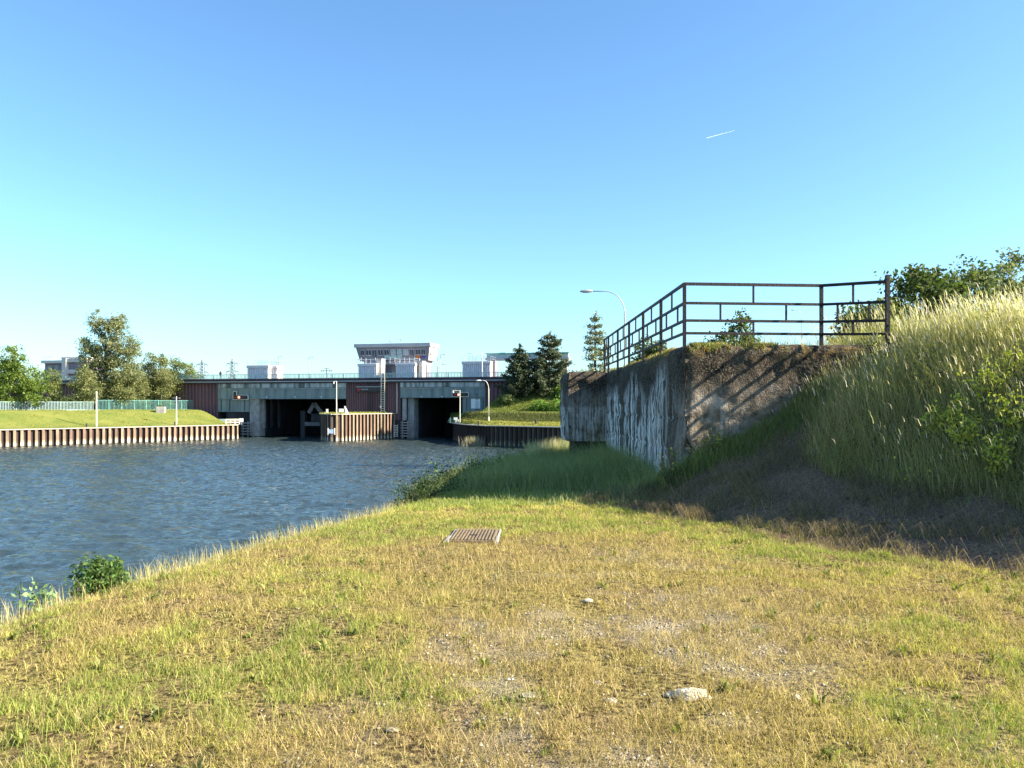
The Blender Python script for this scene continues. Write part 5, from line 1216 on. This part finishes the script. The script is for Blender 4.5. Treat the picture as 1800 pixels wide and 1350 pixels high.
for (px, b_, hh, r, lab, bark) in [(236,25,10.5,2.2,'slender birch just right of the tall poplar','birch'),(262,29,13.0,2.4,'tallest slender birch in the thicket by the poplar','birch'),(284,26,12.6,2.3,'slender feathery birch in the middle of the thicket','birch'),(306,28,12.2,2.7,'rounded full tree at the right of the thicket','bark'),(328,26,11.2,2.0,'tree beside the left end of the maroon cladding','bark'),(343,28,9.0,2.0,'lowest tree overlapping the maroon cladding','bark'),(152,25,8.5,2.4,'short tree at the left foot of the poplar','bark'),(212,24,7.5,2.2,'short tree at the right foot of the poplar','bark')]:
    p0 = lbray(px, b_); hh *= 1.13; r *= 1.2; tree('tree', lab, p0, [(0,0,hh*.80,r*.75,r*.75,hh*.20),(-r*.4,0,hh*.58,r,r*.9,hh*.18),(r*.4,0,hh*.50,r,r*.9,hh*.18),(0,0,hh*.30,r*.9,r*.9,hh*.18)], O1 if px > 300 else (.11,.135,.05), O2 if px > 300 else (.28,.275,.12), nclump=150, per=50, cr=.5, leaf=.34, trunk_r=.15, bark=bark, limbs=16, group='slender trees of the left thicket')
for (px, b_, r, lab) in [(120,26,1.8,'low dark shrub behind the pale fence left of the poplar'),(140,25.5,1.5,'low shrub under the poplar behind the fence'),(250,26,1.6,'low shrub under the slender birches'),(292,25.5,1.5,'low shrub behind the darker fence')]:
    p0 = lbray(px, b_); tree('shrub', lab, p0, [(0,0,r*.9,r*1.4,r,r*.9)], (.05,.08,.02), (.13,.16,.05), nclump=50, per=40, cr=.42, leaf=.3, trunk_r=.1, limbs=8, group='low shrubs behind the left fences')
# concrete building behind the left trees
wb = 14.0; u0, u1 = bu(76, wb), bu(131, wb); zq = lambda py: bz(100, py, wb)
t = bthing('building', 'pale concrete building with dark recessed bays behind the left trees', 'building', u0, wb, ZD); W = u1-u0; z_ = lambda py: zq(py)-ZD
lput(MB().box(0, W*1.35, .6, 9, 0, z_(634)), 'core', 'tower', t); lput(MB().box(-.4, W*.62, -.4, 9.2, z_(638.5), z_(633.5)+.004), 'roof_slab', 'tower_pale', t)
lput(MB().box(W*.624, W*.76, -.4, 9.2, 0, z_(630)), 'stair_shaft', 'tower_pale', t); lput(MB().box(W*.764, W*1.4, -.2, 9.2, z_(637), z_(630.5)), 'roof_slab', 'tower_pale', t)
lput(MB().box(W*.40, W*1.3, 2, 8, z_(630)+.003, z_(627)), 'roof_hut', 'tower_roof', t)
lput(MB().box(-.2, W*.62, -.2, .597, z_(661), z_(655)), 'balcony', 'tower_pale', t); lput(MB().box(W*.764, W*1.35, -.2, .597, z_(657), z_(650)), 'balcony', 'tower_pale', t)
for a_, b_ in ((.12,.25),(.32,.45)): lput(MB().box(W*a_, W*b_, .5, .597, z_(653), z_(642)), 'window', 'glass', t)
mb = MB(); 
for i in range(9): mb.box(-.3+i*.5, -.22+i*.5, 0, .08, z_(633), z_(627.2))
mb.box(-.3, 3.8, 0, .08, z_(627.2), z_(626.8)); lput(mb, 'roof_rail', 'white', t)
# ------------------------------------------------------------------ contrail
c0, c1 = P(1241,243,9000), P(1292,229,9600)
tag(MB().tube([c0, c0.lerp(c1,.03), c0.lerp(c1,.3), c0.lerp(c1,.6), c1], [.4,.95,.9,.6,.2], 8).build('contrail', M['vapor'], smooth=True), 'short thin white contrail in the clear blue sky', 'contrail')
# ------------------------------------------------------------------ light, sky, camera
LD = Vector((-1, .19, -.60)).normalized()
sun = bpy.data.lights.new('sun', 'SUN'); sun.energy = 5.0; sun.angle = math.radians(.5); sun.color = (1.0,.90,.72)
so = bpy.data.objects.new('sun', sun); COL.objects.link(so); so.rotation_euler = LD.to_track_quat('-Z', 'Y').to_euler(); so.location = (30,-10,40)
wd = bpy.data.worlds.new('World'); scene.world = wd; wd.use_nodes = True; nt = wd.node_tree; bg = nt.nodes['Background']
sky = nt.nodes.new('ShaderNodeTexSky'); sky.sky_type = 'NISHITA'; sky.sun_disc = False; sky.sun_elevation = math.atan(.585/1.016); sky.sun_rotation = math.radians(100.2)
sky.altitude = 200; sky.air_density = 1.0; sky.dust_density = .9; sky.ozone_density = 1.6
tint = nt.nodes.new('ShaderNodeMix'); tint.data_type = 'RGBA'; tint.blend_type = 'MULTIPLY'; tint.inputs[0].default_value = 1; tint.inputs[7].default_value = (.665,.93,1.09,1)
nt.links.new(sky.outputs[0], tint.inputs[6]); nt.links.new(tint.outputs[2], bg.inputs['Color']); bg.inputs['Strength'].default_value = .082
cam = bpy.data.cameras.new('camera'); cam.sensor_width = 36; cam.lens = 36*F/1800; cam.shift_y = (HY-675)/1800; cam.clip_start = .1; cam.clip_end = 30000
co = bpy.data.objects.new('camera', cam); COL.objects.link(co); co.location = (0,0,EYE); co.rotation_euler = (PI/2,0,0); scene.camera = co
vs_ = scene.view_settings; vs_.view_transform = 'Standard'; vs_.look = 'None'; vs_.gamma = 1; vs_.exposure = 1.76
scene.cycles.max_bounces = 6; scene.cycles.transparent_max_bounces = 6
scene.render.film_transparent = False
